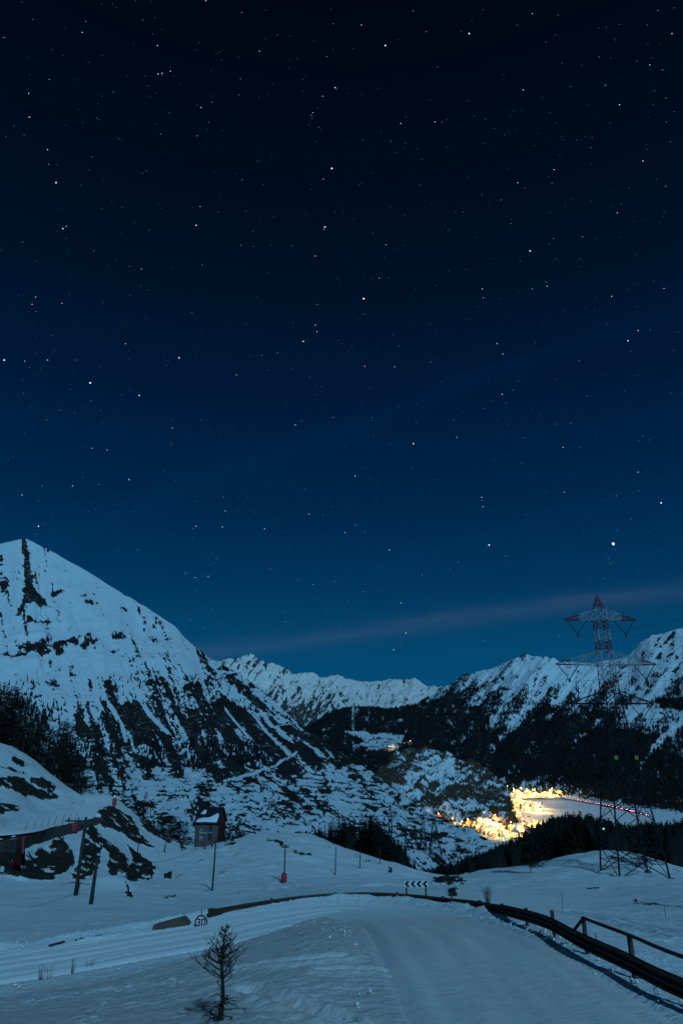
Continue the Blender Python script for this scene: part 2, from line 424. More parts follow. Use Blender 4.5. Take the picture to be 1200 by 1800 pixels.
def ground(x, y):
    x = np.atleast_1d(np.asarray(x, float)); y = np.atleast_1d(np.asarray(y, float))
    z = ground0(x, y)
    for c, hw, out in ROADS:
        m = (x > c[:, 0].min()-out) & (x < c[:, 0].max()+out) & (y > c[:, 1].min()-out) & (y < c[:, 1].max()+out)
        if not m.any(): continue
        cc = c[::2]; d, k = near_line(cc, x[m], y[m])
        w = 1 - sstep(hw, out, d)
        z[m] = z[m]*(1-w) + (cc[k, 2]-0.17+0.16*sstep(hw*0.74, hw*0.95, d))*w
    m = (x > -75) & (x < -30) & (y > 60) & (y < 128)
    if m.any():                                  # foot of the retaining wall lies well below the road
        d, k = near_line(wall_c, x[m], y[m]); sd = side(wall_c, k, x[m], y[m])*d
        foot = wall_c[k, 2]-np.interp(k, [0, 100, 159], [1.15, 1.1, 0.6])-0.12*np.maximum(-sd, 0)
        low = (1-sstep(-0.5, 0.3, sd))*sstep(-7.0, -3.0, sd)*(k < 157)*(k > 2)
        z[m] = z[m]*(1-low) + np.minimum(z[m], foot)*low
        top = sstep(0.3, 0.9, sd)*(1-sstep(2.0, 4.0, sd))*(k < 157)*(k > 2)
        z[m] = z[m]*(1-top) + (wall_c[k, 2]+0.0)*top
    return z
def G(x, y): return float(ground(np.array([x]), np.array([y]))[0])
_Ys = np.exp(np.linspace(math.log(6), math.log(320), 420))
def gpt(px, py, dz=0.0, ymin=6):
    """first point of the near ground on the sight line through a photo pixel"""
    u, dy, dz_ = ray(px, py)
    Ys = _Ys[_Ys > ymin]
    g = ground(u/dy*Ys, Ys); r = dz_/dy*Ys
    i = np.argmax(r <= g)
    if not (r <= g).any(): i = len(Ys)-1
    if i > 0:
        f0 = r[i-1]-g[i-1]; f1 = r[i]-g[i]; t = f0/(f0-f1) if f0 != f1 else 0
        Y = Ys[i-1]+(Ys[i]-Ys[i-1])*min(max(t, 0), 1)
    else: Y = Ys[0]
    x = u/dy*Y
    return Vector((x, Y, G(x, Y)+dz))

NCg = 720
Yr = np.concatenate([np.exp(np.linspace(math.log(1.0), math.log(12), 50, endpoint=False)), np.exp(np.linspace(math.log(12), math.log(70), 330, endpoint=False)),
                     np.exp(np.linspace(math.log(70), math.log(185), 290, endpoint=False)), np.exp(np.linspace(math.log(185), math.log(700), 60))])
ag = np.linspace(-0.64, 0.64, NCg)
gx = ag[None]*Yr[:, None]; gy = np.repeat(Yr[:, None], NCg, 1)
gz = ground(gx, gy)
qx, qy = proj(gx, gy, gz)
# bare ground: banks where the snow has slid off (outlines surveyed from the photograph, roughened)
BARE = [
 [(-40,1500),(35,1500),(60,1494),(86,1490),(90,1478),(106,1480),(123,1500),(127,1518),(112,1534),(86,1546),(40,1541),(-40,1530)],
 [(150,1462),(166,1457),(196,1486),(221,1514),(222,1530),(196,1532),(186,1520),(190,1506),(170,1490)],
 [(128,1546),(140,1512),(150,1478),(165,1493),(176,1500),(172,1520),(160,1538),(142,1542)],
 [(184,1428),(200,1421),(236,1448),(256,1474),(268,1490),(240,1482),(214,1466),(180,1452),(166,1443)],
 [(224,1484),(240,1504),(262,1514),(272,1530),(255,1546),(224,1546),(221,1530),(234,1520)],
 [(244,1440),(276,1455),(302,1482),(285,1477),(255,1457)],
 [(286,1538),(303,1537),(300,1546),(288,1545)],
 [(-40,1372),(30,1367),(70,1370),(98,1385),(85,1390),(97,1402),(70,1405),(50,1398),(20,1384),(-40,1380)],
 [(-40,1408),(15,1413),(40,1418),(15,1426),(-40,1430)],
 [(0,1346),(28,1350),(46,1358),(20,1356)], [(20,1333),(40,1336),(46,1347),(30,1344)],
 [(308,1474),(318,1484),(330,1494),(316,1490)], [(218,1566),(232,1572),(236,1579),(224,1576)],
 [(762,1546),(800,1545),(820,1551),(795,1556),(760,1554)], [(788,1565),(801,1562),(806,1573),(792,1577)],
 [(392,1484),(410,1481),(416,1486),(398,1489)], [(640,1513),(652,1514),(650,1517),(640,1516)], [(682,1528),(690,1530),(690,1536),(684,1533)],
 [(1028,1557),(1055,1561),(1054,1564),(1030,1559)], [(288,1573),(312,1576),(310,1579),(290,1576)], [(1100,1584),(1150,1587),(1200,1594),(1200,1597),(1150,1590)],
 [(470,1474),(500,1484),(498,1488),(470,1480)], [(510,1495),(545,1505),(545,1509),(515,1500)],
]
wx = qx + 11*(fbm(gx*0.22, gy*0.22, 4, 11)-0.5) + 7*(fbm(gx*1.1, gy*1.1, 3, 12)-0.5)
wy = qy + 10*(fbm(gx*0.22+40, gy*0.22, 4, 13)-0.5) + 6*(fbm(gx*1.1, gy*1.1+9, 3, 14)-0.5)
bare = np.zeros(gx.shape)
vis = (gy > 40) & (gy < 190)
for poly in BARE:
    cxp = sum(q[0] for q in poly)/len(poly); cyp = sum(q[1] for q in poly)/len(poly); poly = [(cxp+(q[0]-cxp)*1.10, cyp+(q[1]-cyp)*1.14) for q in poly]
    bare[vis] = np.maximum(bare[vis], inpoly(poly, wx[vis], wy[vis]).astype(float))
patch = fbm(gx*0.55, gy*0.55, 4, 15)
bare = np.where((bare > 0) & (patch > 0.72), 0.25, bare)
for _ in range(1): bare = blur_v(bare, 1)
# thin dark grass speckle on the right knoll and bowl crest
spk = fbm(gx*0.35, gy*0.12, 4, 16)
bare = np.maximum(bare, 0.62*sstep(0.77, 0.80, spk)*((gy > 85) & (gy < 180)))
flo = sstep(146, 160, gy)*np.maximum(sstep(735, 790, qx), 0)
bare = np.maximum(bare, flo)
flo2 = sstep(168, 176, gy)*sstep(545, 570, qx)*sstep(760, 730, qx)
bare = np.maximum(bare, flo2)
# relief: drifts, wind ripples, lumps on bare banks, tracks
dist_road, kroad = near_line(road_c, gx[(gy < 60)], gy[(gy < 60)])
outer = np.zeros(gx.shape); outer[gy < 60] = side(road_c, kroad, gx[gy < 60], gy[gy < 60]) < 0
dr = np.full(gx.shape, 99.0); dr[gy < 60] = dist_road
off = sstep(2.4, 5.0, dr)
wind = fbm(gx*0.5+gy*0.25, gy*0.55-gx*0.1, 5, 21)
rip = ridged(gx*0.9+gy*0.3, gy*2.2-gx*0.5, 4, 22)
patchy = sstep(0.45, 0.65, fbm(gx*0.16, gy*0.16, 3, 23))
near = sstep(70, 45, gy)
amp = np.clip(gy/40, 0.5, 3)
relief = off*(0.30*(fbm(gx*0.14, gy*0.14, 4, 20)-0.5)*amp + near*(0.15*(wind-0.5) + 0.13*patchy*(rip-0.55) + 0.05*(fbm(gx*2.5, gy*2.5, 3, 27)-0.5)))
relief += sstep(60, 90, gy)*0.35*(fbm(gx*0.3, gy*0.3, 4, 24)-0.5)
relief += bare*(0.9*(fbm(gx*0.8, gy*0.8, 5, 25)-0.35))*sstep(50, 80, gy)
# ploughed lip on the outer edge of the road
relief += 0.28*np.exp(-((dr-3.9)/0.55)**2)*(0.25+1.1*fbm(gx*0.8, gy*0.8, 4, 26))*sstep(27, 36, gy)*outer
def track(pts_px, width, depth, shoulders=0.4, gap=None):
    w3 = [gpt(*p) for p in pts_px]
    c = spline([(p.x, p.y, p.z) for p in w3], 260)
    m = (gx > c[:, 0].min()-1) & (gx < c[:, 0].max()+1) & (gy > c[:, 1].min()-1) & (gy < c[:, 1].max()+1)
    if not m.any(): return
    d, k = near_line(c, gx[m], gy[m])
    if gap:                                     # ski pair
        d = np.abs(d-gap)
    prof = -depth*np.exp(-(d/width)**2) + shoulders*depth*np.exp(-((d-2*width)/width)**2)
    relief[m] += prof
track([(-20,1780),(60,1760),(160,1742),(280,1728),(400,1712)], 0.10, 0.07, 0.8, 0.28)
track([(430,1700),(520,1690),(600,1684)], 0.2, 0.1, 0.9)
track([(820,1672),(900,1700),(980,1745),(1060,1800)], 0.12, 0.05, 0.9, 0.25)
track([(430,1745),(500,1765),(600,1800)], 0.22, 0.12, 0.9)
track([(140,1660),(300,1640)], 0.2, 0.08, 0.9)
track([(398,1492),(430,1515),(468,1540),(500,1562)], 0.9, 0.22, 0.7)
track([(415,1486),(450,1512),(490,1540)], 0.7, 0.15, 0.7)
track([(505,1560),(560,1562),(640,1556),(720,1556)], 0.6, 0.12, 0.8)
track([(1010,1600),(1100,1622),(1190,1650)], 0.4, 0.1, 0.8, 0.7)
track([(560,1705),(700,1720),(800,1760)], 0.15, 0.06, 0.9)
fp = spline([tuple(gpt(*p)) for p in [(150,1800),(172,1775),(190,1752),(215,1732)]], 14)
for i, f in enumerate(fp):
    s_ = 0.09 if i % 2 else -0.09
    d2 = (gx-f[0]-s_)**2 + ((gy-f[1])/1.6)**2
    m = d2 < 0.5
    relief[m] += -0.08*np.exp(-d2[m]/0.008) + 0.04*np.exp(-((np.sqrt(d2[m])-0.16)/0.05)**2)
hmp = gpt(195, 1562)
relief += 1.2*np.exp(-(((gx-hmp.x)/3.0)**2+((gy-hmp.y)/3.0)**2))
gz = gz + relief
# warmer, duller snow tone over patches of the inner bank
dust = (1-outer)*sstep(44, 36, gy)*sstep(0.30, 0.62, fbm(gx*0.12, gy*0.2, 4, 28)+0.18*sstep(34, 22, gy))
gnd = mesh_np('snow_ground', np.stack([gx, gy, gz], -1).reshape(-1, 3), grid_faces(len(Yr), NCg)[:, ::-1], M_ground, attrs={'bare': bare*0.74, 'dust': dust})
tag(gnd, kind='structure')

def ribbon(name, c, hw, mat, seedv, tonef=lambda X, Y, s, lat: np.zeros(X.size)):
    n = len(c); nc = 41
    t = np.gradient(c[:, :2], axis=0); t /= np.linalg.norm(t, axis=1)[:, None]
    nx, ny = -t[:, 1], t[:, 0]
    w = np.linspace(-1, 1, nc)
    X = c[:, 0:1] + nx[:, None]*w[None]*hw; Yv = c[:, 1:2] + ny[:, None]*w[None]*hw
    Z = np.repeat(c[:, 2:3], nc, 1)
    s = np.arange(n)[:, None]*np.linalg.norm(np.diff(c[:, :2], axis=0), axis=1).mean()
    lat = w[None]*hw
    wob = 0.25*(fbm(s*0.05, s*0+3, 3, seedv)-0.5)*2
    rut = 0
    for o, dpt in ((-1.75, 0.075), (-0.45, 0.06), (0.6, 0.05), (1.8, 0.07), (-2.3, 0.04), (1.2, 0.03)):
        rut = rut - dpt*np.exp(-((lat-o-wob)/0.22)**2)*(1-0.65*sstep(-2, 1, X)*sstep(42, 36, Yv))
    tread = 0.02*(vnoise(s*4, lat*6, seedv+1)-0.5)
    Z = Z + 0.03 + rut + tread + 0.10*(fbm(s*0.22, lat*2.6, 5, seedv+2, 0.6)-0.5) + 0.05*(fbm(s*0.08, lat*7, 3, seedv+3)-0.5) - 0.22*sstep(0.70, 1.0, np.abs(w))[None]
    ob = mesh_np(name, np.stack([X, Yv, Z], -1).reshape(-1, 3), grid_faces(n, nc), mat, attrs={'bare': np.zeros(n*nc), 'dust': tonef(X, Yv, s, lat)})
    tag(ob, kind='structure')
    return ob
# lumps thrown up by the plough along the road edges
lp = []
for k in range(1500):
    i = int(rng.integers(20, len(road_c)-40)); tdir = road_c[i+1, :2]-road_c[i-1, :2]; tdir /= np.linalg.norm(tdir)
    sgn = 1 if rng.random() < 0.2 else -1
    o = sgn*rng.normal(3.6, 0.4) if rng.random() < 0.9 else rng.uniform(-3, 3)
    x = road_c[i, 0]-tdir[1]*o + rng.normal(0, 0.1); y = road_c[i, 1]+tdir[0]*o
    if y < 13: continue
    lp.append((x, y, 0.012+0.05*rng.random()**3))
lp = np.array(lp); zl = ground(lp[:, 0], lp[:, 1])
yi = np.clip(np.interp(lp[:, 1], Yr, np.arange(len(Yr))).round().astype(int), 0, len(Yr)-1); xi = np.clip(((lp[:, 0]/lp[:, 1]+0.64)/1.28*(NCg-1)).round().astype(int), 0, NCg-1)
zl = np.maximum(gz[yi, xi], zl+0.05)
base = np.array([(1,0,0),(-1,0,0),(0,1,0),(0,-1,0),(0,0,1),(0,0,-1)], float)
LV = (base[None]*lp[:, 2][:, None, None]*rng.uniform(0.6, 1.35, (len(lp), 6, 1)) + rng.normal(0, 0.012, (len(lp), 6, 3)) + np.stack([lp[:, 0], lp[:, 1], zl+lp[:, 2]*0.05], 1)[:, None]).reshape(-1, 3)
LF = np.concatenate([np.arange(len(lp))[:, None]*6+np.array(f)[None] for f in ((0,2,4),(2,1,4),(1,3,4),(3,0,4),(2,0,5),(1,2,5),(3,1,5),(0,3,5))])
tag(mesh_np('snow_clumps', LV, LF, M_road), 'loose snow clumps scattered along the ploughed road edges', 'snow', kind='stuff')
ribbon('road', road_c, 3.15, M_road, 31, lambda X, Y, s, lat: np.clip(sstep(-3, 2, X+2.5*(fbm(X*0.4, Y*0.4, 3, 29)-0.5))*sstep(40, 33, Y)*(0.75+0.5*(fbm(X*0.5, Y*0.2, 3, 30)-0.5)), 0, 1))  # warmer tone on the near right leg of the road
ribbon('hillside_road', upper_c, 3.0, M_road, 35)

# ------------------------------------------------------------------ mountains as lofted surfaces
def interp_row(row, px):
    r = np.array(row, float); return np.interp(px, r[:, 0], r[:, 1]), np.exp(np.interp(px, r[:, 0], np.log(r[:, 2])))
def loft(rows, px, segs, smooth=10):
    """rows of (px, py, depth) from skyline to foot -> arrays x, y, z, px, py; the far side is added behind the skyline"""
    ys = []; ds = []
    for r in rows:
        a, b = interp_row(r, px); ys.append(a); ds.append(np.log(b))
    py = []; ld = []
    for i, n in enumerate(segs):
        t = np.linspace(0, 1, n, endpoint=(i == len(segs)-1))[:, None]
        py.append(ys[i][None]*(1-t)+ys[i+1][None]*t); ld.append(ds[i][None]*(1-t)+ds[i+1][None]*t)
    py = blur_v(np.vstack(py), smooth); Y = np.exp(blur_v(np.vstack(ld), smooth))
    PX = np.repeat(px[None], len(py), 0)
    u = (PX-600)/FPX; v = (900-py)/FPX
    dy = CP-v*SP; dz = SP+v*CP
    x = u/dy*Y; z = dz/dy*Y
    back = [0.5, 0.28, 0.14, 0.06, 0.02]
    bx = [x[0]*(1+0.6*b) for b in back]; by = [Y[0]*(1+b) for b in back]; bz = [z[0]-0.42*Y[0]*b for b in back]
    nb = len(back)
    x = np.vstack(bx+[x]); Y = np.vstack(by+[Y]); z = np.vstack(bz+[z])
    PX = np.vstack([PX[:1]]*nb+[PX]); py = np.vstack([py[:1]-1e-3]*nb+[py])
    return x, Y, z, PX, py
def loft_mesh(name, x, y, z, bare, mat):
    nr, nc = x.shape
    ob = mesh_np(name, np.stack([x, y, z], -1).reshape(-1, 3), grid_faces(nr, nc), mat, attrs={'bare': bare})
    tag(ob, kind='structure')
    return ob
class Surf:
    def __init__(s, x, y, z):
        s.P = np.stack([x, y, z], -1).reshape(-1, 3)
        s.qx, s.qy = proj(s.P[:, 0], s.P[:, 1], s.P[:, 2])
    def at(s, px, py):
        d = (s.qx-px)**2 + (s.qy-py)**2
        c = np.where(d < d.min()+6)[0]
        return Vector(s.P[c[np.argmin(s.P[c, 1])]])

# --- big snow peak on the left, running down to the terraces and the gorge
R0 = [(-260,1075,1900),(-200,1040,1950),(-60,985,2050),(0,958,2100),(48,947,2100),(100,971,2060),(170,1017,2000),(235,1058,1940),(300,1100,1880),(370,1155,1800),(440,1200,1720),
      (500,1247,1640),(545,1290,1560),(600,1324,1420),(640,1349,1300),(700,1393,1120),(740,1420,1010),(800,1450,880),(828,1457,840),(858,1475,790),(890,1497,740),(900,1504,720)]
R1 = [(-260,1335,880),(0,1330,920),(250,1322,960),(400,1318,1010),(500,1326,1060),(600,1352,1080),(700,1410,960),(740,1436,880),(800,1464,800),(828,1470,760),(858,1482,720),(900,1512,660)]
R2 = [(-260,1480,420),(250,1480,450),(500,1485,460),(700,1492,500),(800,1504,560),(850,1514,560),(900,1540,540)]
R3 = [(-260,1570,300),(500,1570,310),(700,1572,330),(900,1590,380)]
pxs = np.linspace(-260, 900, 560)
lx, ly, lz, lqx, lqy = loft([R0, R1, R2, R3], pxs, [210, 130, 40], 12)
# gullies run down the fall line, which turns to the right across the face
def fall(a, sc, sl, sd, oc=5, g=0.6):
    d_ = lqy*math.cos(a) + lqx*math.sin(a); c_ = lqx*math.cos(a) - lqy*math.sin(a)
    return fbm(c_/sc + 1.2*fbm(lqx/40, lqy/40, 2, 40), d_/sl, oc, sd, g)
def fall_mix(sc, sl, sd, oc=5, g=0.6):
    w1 = sstep(60, 300, lqx); w2 = sstep(330, 470, lqx)
    return (fall(0.20, sc, sl, sd, oc, g)*(1-w1)+fall(0.42, sc, sl, sd, oc, g)*w1)*(1-w2) + fall(0.88, sc, sl, sd, oc, g)*w2
stk = fall_mix(8.5, 85.0, 41)
ter = fbm(lqx/30.0 + 0.5*fbm(lqx/30, lqy/30, 2, 44), (lqy + 5*fbm(lqx/50, lqy/30, 2, 39) - 0.10*np.maximum(lqx-420, 0))/2.9, 4, 45, 0.6)
blob = fbm(lqx/26.0, lqy/20.0, 5, 46, 0.58)
fine = fbm(lqx/5.0, lqy/4.0, 3, 47, 0.65)
zone_c = 1.38*field([(120,1220,0.04),(60,1200,0.04),(90,1250,0.08),(120,1255,0.35),(160,1250,0.45),(150,1285,0.5),(205,1205,0.45),(225,1255,0.78),(200,1300,0.6),(270,1260,0.65),(310,1290,0.5),(280,1310,0.35),
                (340,1240,0.5),(370,1270,0.65),(420,1270,0.62),(460,1300,0.66),(500,1310,0.6),(540,1305,0.6),(410,1215,0.3),(360,1190,0.25),(300,1170,0.12),(250,1160,0.1),(180,1150,0.1),
                (330,1320,0.55),(400,1335,0.6),(450,1335,0.65),(500,1335,0.5),(150,1330,0.5),(110,1300,0.25),(60,1280,0.25),(20,1260,0.3),(0,1200,0.05),(150,1190,0.10),(100,1160,0.03),(200,1170,0.06),(50,1130,0.03),(0,1150,0.02),(140,1100,0.02),(300,1210,0.3),(260,1190,0.2),(550,1330,0.4),
                (200,1080,0.05),(100,1050,0.05),(250,1100,0.07),(300,1380,0.0),(450,1400,0.0),(600,1380,0.05),(150,1400,0.1),(600,1450,0.0),(700,1450,0.1),(0,1100,0.05),(0,1020,0.1)],
               lqx, lqy, 32, 20)
Uc = uni(1.0*stk+0.25*blob+0.42*fine)
dark = sstep(-0.08, 0.08, zone_c - (1-Uc))
blobs = [(75,1138,46,9),(25,1150,20,6),(100,1130,30,7),(150,1128,26,8),(62,1212,9,9),(66,1225,12,7),(95,1198,13,12),(210,1150,14,9),(245,1140,12,6),(160,1064,11,4),(105,1042,16,5),
         (140,1050,10,6),(180,1082,12,4),(215,1076,7,6),(45,1092,26,4),(85,1088,12,5),(130,1095,10,4),(255,1096,7,4),(205,1120,14,5),(110,1165,20,8),(270,1102,10,4),(8,1035,8,14),(2,990,4,9),
         (395,1168,16,10),(330,1210,16,7),(355,1232,14,12),(300,1345,90,3)]
bl = np.zeros(lqx.shape)
for bx_, by_, rx_, ry_ in blobs:
    w_ = 1.6-((lqx-bx_)/rx_)**2-((lqy-by_)/ry_)**2
    bl = np.maximum(bl, w_)
dark = np.maximum(dark, (bl > 0)*sstep(-0.1, 0.1, 0.55*np.clip(bl/1.6, 0, 1)**0.6+0.08 - (1-uni(blob+0.7*fine))))
rib = inpoly([(38,950),(47,950),(55,1000),(58,1035),(76,1052),(90,1066),(62,1070),(46,1068),(34,1088),(26,1096),(40,1056),(44,1030),(41,1000)],
             lqx+10*(fbm(lqx/9, lqy/9, 3, 48)-0.5), lqy+10*(fbm(lqx/9, lqy/9+30, 3, 49)-0.5))
dark = np.maximum(dark, rib*1.0)
tzone = sstep(1318, 1345, lqy + 0.0*lqx)*sstep(1560, 1470, lqy)
tdens = field([(200,1350,0.50),(300,1360,0.52),(400,1360,0.53),(520,1360,0.55),(600,1400,0.54),(700,1440,0.60),(250,1400,0.42),(350,1420,0.38),(450,1400,0.46),(450,1440,0.42),(550,1430,0.48),(650,1440,0.52),
               (600,1470,0.42),(420,1470,0.36),(330,1440,0.36),(720,1450,0.58),(750,1470,0.5),(780,1480,0.32),(820,1490,0.35),(700,1490,0.4),(150,1380,0.5)], lqx, lqy, 45, 22)
Ut = uni(ter+0.32*fine+0.55*blob)
dark = np.maximum(dark, tzone*sstep(-0.09, 0.09, tdens*0.64-0.02 - (1-Ut)))
# speckle of rock across the upper face, denser along the right skyline
topd = field([(100,1000,0.0),(200,1060,0.03),(300,1110,0.09),(340,1150,0.14),(400,1190,0.14),(480,1240,0.18),(200,1130,0.05),(100,1100,0.05),(300,1190,0.06),(560,1310,0.2)], lqx, lqy, 40, 26)
dark = np.maximum(dark, 0.9*sstep(-0.05, 0.05, topd - (1-uni(0.6*stk+0.5*fine))))
# the footpath and two avalanche-free tracks stay white
def off_line(pts, w):
    d = np.full(lqx.shape, 1e9)
    for (x1, y1), (x2, y2) in zip(pts[:-1], pts[1:]):
        t = np.clip(((lqx-x1)*(x2-x1)+(lqy-y1)*(y2-y1))/((x2-x1)**2+(y2-y1)**2), 0, 1)
        d = np.minimum(d, np.hypot(lqx-x1-t*(x2-x1), lqy-y1-t*(y2-y1)))
    return sstep(w*0.6, w*1.3, d)
for pl, w_ in (([(395,1372),(440,1362),(480,1348),(512,1332),(520,1325)], 2.2), ([(455,1257),(475,1256)], 1.2), ([(480,1278),(505,1275),(525,1265)], 1.4), ([(125,1229),(165,1229)], 2.0),
               ([(100,1215),(112,1260),(128,1300)], 4.0), ([(195,1240),(215,1270),(222,1300)], 3.0), ([(230,1200),(262,1250),(295,1285)], 3.5), ([(430,1240),(470,1290),(505,1325)], 2.0), ([(395,1245),(430,1290),(460,1322)], 2.2)):
    dark *= off_line(pl, w_)
zd = 26*(fall_mix(70.0, 260.0, 50, 4, 0.5)-0.5)*sstep(1420, 1250, lqy) + 5*(stk-0.5)*sstep(1400, 1280, lqy)*sstep(1120, 1220, lqy)
zd += 22*(ridged(lqx/50, lqy/44, 4, 51)-0.6)*sstep(1250, 1120, lqy)*sstep(-4, 60, lqy-np.interp(lqx, [r[0] for r in R0], [r[1] for r in R0]))
zd += 4.0*(fbm(lqx/18, lqy/7, 4, 52)-0.5)*tzone*np.clip(ly/700, 0.5, 1.4) + 2.2*dark*(blob-0.2)*np.clip(ly/900, 0.5, 2)
lz = lz + zd
loft_mesh('mountain', lx, ly, lz, dark*(0.68+0.16*sstep(0.45, 0.65, blob)), M_mtn)
S_left = Surf(lx, ly, lz)

# --- far snowy range
F0 = [(250,1190,9500),(330,1172,9500),(380,1160,9300),(410,1158,9200),(440,1151,9200),(465,1163,9200),(490,1172,9200),(515,1184,9300),(540,1180,9300),(560,1189,9400),(600,1188,9500),(630,1200,9600),(660,1200,9700),
      (690,1195,9700),(722,1192,9700),(750,1203,9800),(785,1209,9900),(820,1222,9900),(950,1250,9900)]
F1 = [(250,1260,8000),(500,1250,8000),(640,1245,8200),(950,1262,8300)]
F2 = [(250,1330,6500),(950,1330,6500)]
pxf = np.linspace(250, 950, 440)
fx, fy, fz, fqx, fqy = loft([F0, F1, F2], pxf, [110, 50], 6)
rg = ridged(fqx/34+0.3*fbm(fqx/40, fqy/40, 2, 60), fqy/30, 6, 61, 0.6)
fz = fz + 150*(rg-0.62)*sstep(1300, 1200, fqy)*sstep(-30, 25, fqy-np.interp(fqx, [r[0] for r in F0], [r[1] for r in F0])) + 40*(ridged(fqx/12, fqy/14, 3, 62, 0.5)-0.6)
fl = fbm(fqx/4.0+fqy/7.0, fqy/13.0-fqx/30, 5, 63, 0.68)
frk = sstep(0.0, 0.1, fl-0.60+0.10*sstep(1200, 1165, fqy)*sstep(560, 400, fqx) + 0.26*sstep(1205, 1265, fqy)*sstep(640, 460, fqx) + 0.10*sstep(1196, 1230, fqy)*sstep(620, 560, fqx)+0.05*(rg-0.5))
loft_mesh('far_mountains', fx, fy, fz, frk*0.9, M_far)

# --- dark wooded hill closing the valley, with the meadow below it
H0 = [(430,1335,4400),(480,1304,4600),(520,1285,4700),(545,1274,4800),(575,1254,4900),(605,1243,4900),(640,1242,4900),(680,1245,4900),(720,1240,4900),(750,1235,4900),(790,1220,5000),(860,1215,5000)]
H1 = [(430,1340,3600),(520,1300,3600),(620,1286,3600),(720,1286,3600),(860,1290,3600)]
H2 = [(430,1352,2700),(640,1326,2700),(700,1322,2700),(860,1340,2700)]
H3 = [(430,1420,1900),(860,1420,1900)]
pxh = np.linspace(430, 860, 300)
hx, hy, hz, hqx, hqy = loft([H0, H1, H2, H3], pxh, [80, 50, 50], 8)
hz = hz + 26*(fbm(hqx/30, hqy/18, 4, 70)-0.5)
wq = 7*(fbm(hqx/14, hqy/10, 3, 71)-0.5); wq2 = 6*(fbm(hqx/14, hqy/10+50, 3, 72)-0.5)
meadow = inpoly([(606,1286),(625,1284),(665,1288),(690,1287),(710,1292),(713,1308),(704,1316),(684,1322),(664,1322),(650,1320),(636,1314),(628,1308),(640,1300),(636,1295),(612,1293)], hqx+wq, hqy+wq2) \
    | inpoly([(567,1279),(578,1280),(576,1284),(568,1283)], hqx, hqy) | inpoly([(617.5,1240),(622,1240),(622,1283),(618,1283)], hqx+0.5*wq, hqy) \
    | inpoly([(642,1257),(648,1270),(647,1272),(640,1258)], hqx, hqy) | inpoly([(700,1265),(708,1263),(710,1270),(702,1271)], hqx+wq, hqy+wq2) \
    | inpoly([(620,1308),(628,1305),(630,1316),(622,1318)], hqx+wq, hqy+wq2)
mline = sstep(0.60, 0.66, fbm(hqx/22, hqy/2.6, 3, 73))*meadow*(hqx > 630)
gl = sstep(0.66, 0.72, fbm(hqx/6, hqy/9, 4, 74))*sstep(1225, 1245, hqy)
hbare = np.where(meadow, 0.7*mline, 1.0-0.5*gl*(hqx > 560))
loft_mesh('forest_hill', hx, hy, hz, hbare, M_rmtn)
S_hill = Surf(hx, hy, hz)

# --- long wooded mountain on the right
D0 = [(690,1262,5600),(740,1232,5600),(780,1207,5500),(810,1191,5500),(850,1176,5400),(875,1168,5400),(900,1158,5300),(925,1153,5300),(950,1154,5200),(975,1159,5200),(1000,1164,5200),(1040,1164,5200),(1075,1160,5200),(1103,1154,5200),
      (1114,1142,5300),(1125,1128,5300),(1142,1117,5300),(1165,1114,5300),(1185,1108,5300),(1200,1103,5300),(1260,1085,5300),(1420,1050,5300)]
D1 = [(690,1300,4300),(800,1275,4200),(900,1255,4100),(1000,1250,4000),(1100,1245,3900),(1200,1240,3700),(1420,1230,3500)]
D2 = [(690,1345,3100),(800,1352,3050),(900,1366,3000),(1000,1386,2800),(1100,1412,2500),(1200,1428,2300),(1420,1440,2100)]
D3 = [(690,1400,2600),(900,1400,2600),(1000,1430,2400),(1200,1470,2000),(1420,1480,1800)]
pxr = np.linspace(690, 1420, 470)
rx, ry, rz, rqx, rqy = loft([D0, D1, D2, D3], pxr, [140, 120, 20], 10)
da = rqy*0.72 - rqx*0.62; ac = rqx*0.72 + rqy*0.62
rs = fbm(ac/16, da/95, 5, 80, 0.55)
rz = rz + 120*(0.25+0.75*sstep(1110, 1030, rqx))*(ridged(ac/70, da/150, 5, 81, 0.5)-0.6)*sstep(1380, 1230, rqy)*sstep(-10, 40, rqy-np.interp(rqx, [r[0] for r in D0], [r[1] for r in D0])) + 50*(0.35+0.65*sstep(1110, 1030, rqx))*(rs-0.5)*sstep(1380, 1200, rqy) + 14*(fbm(rqx/12, rqy/10, 4, 82)-0.5)
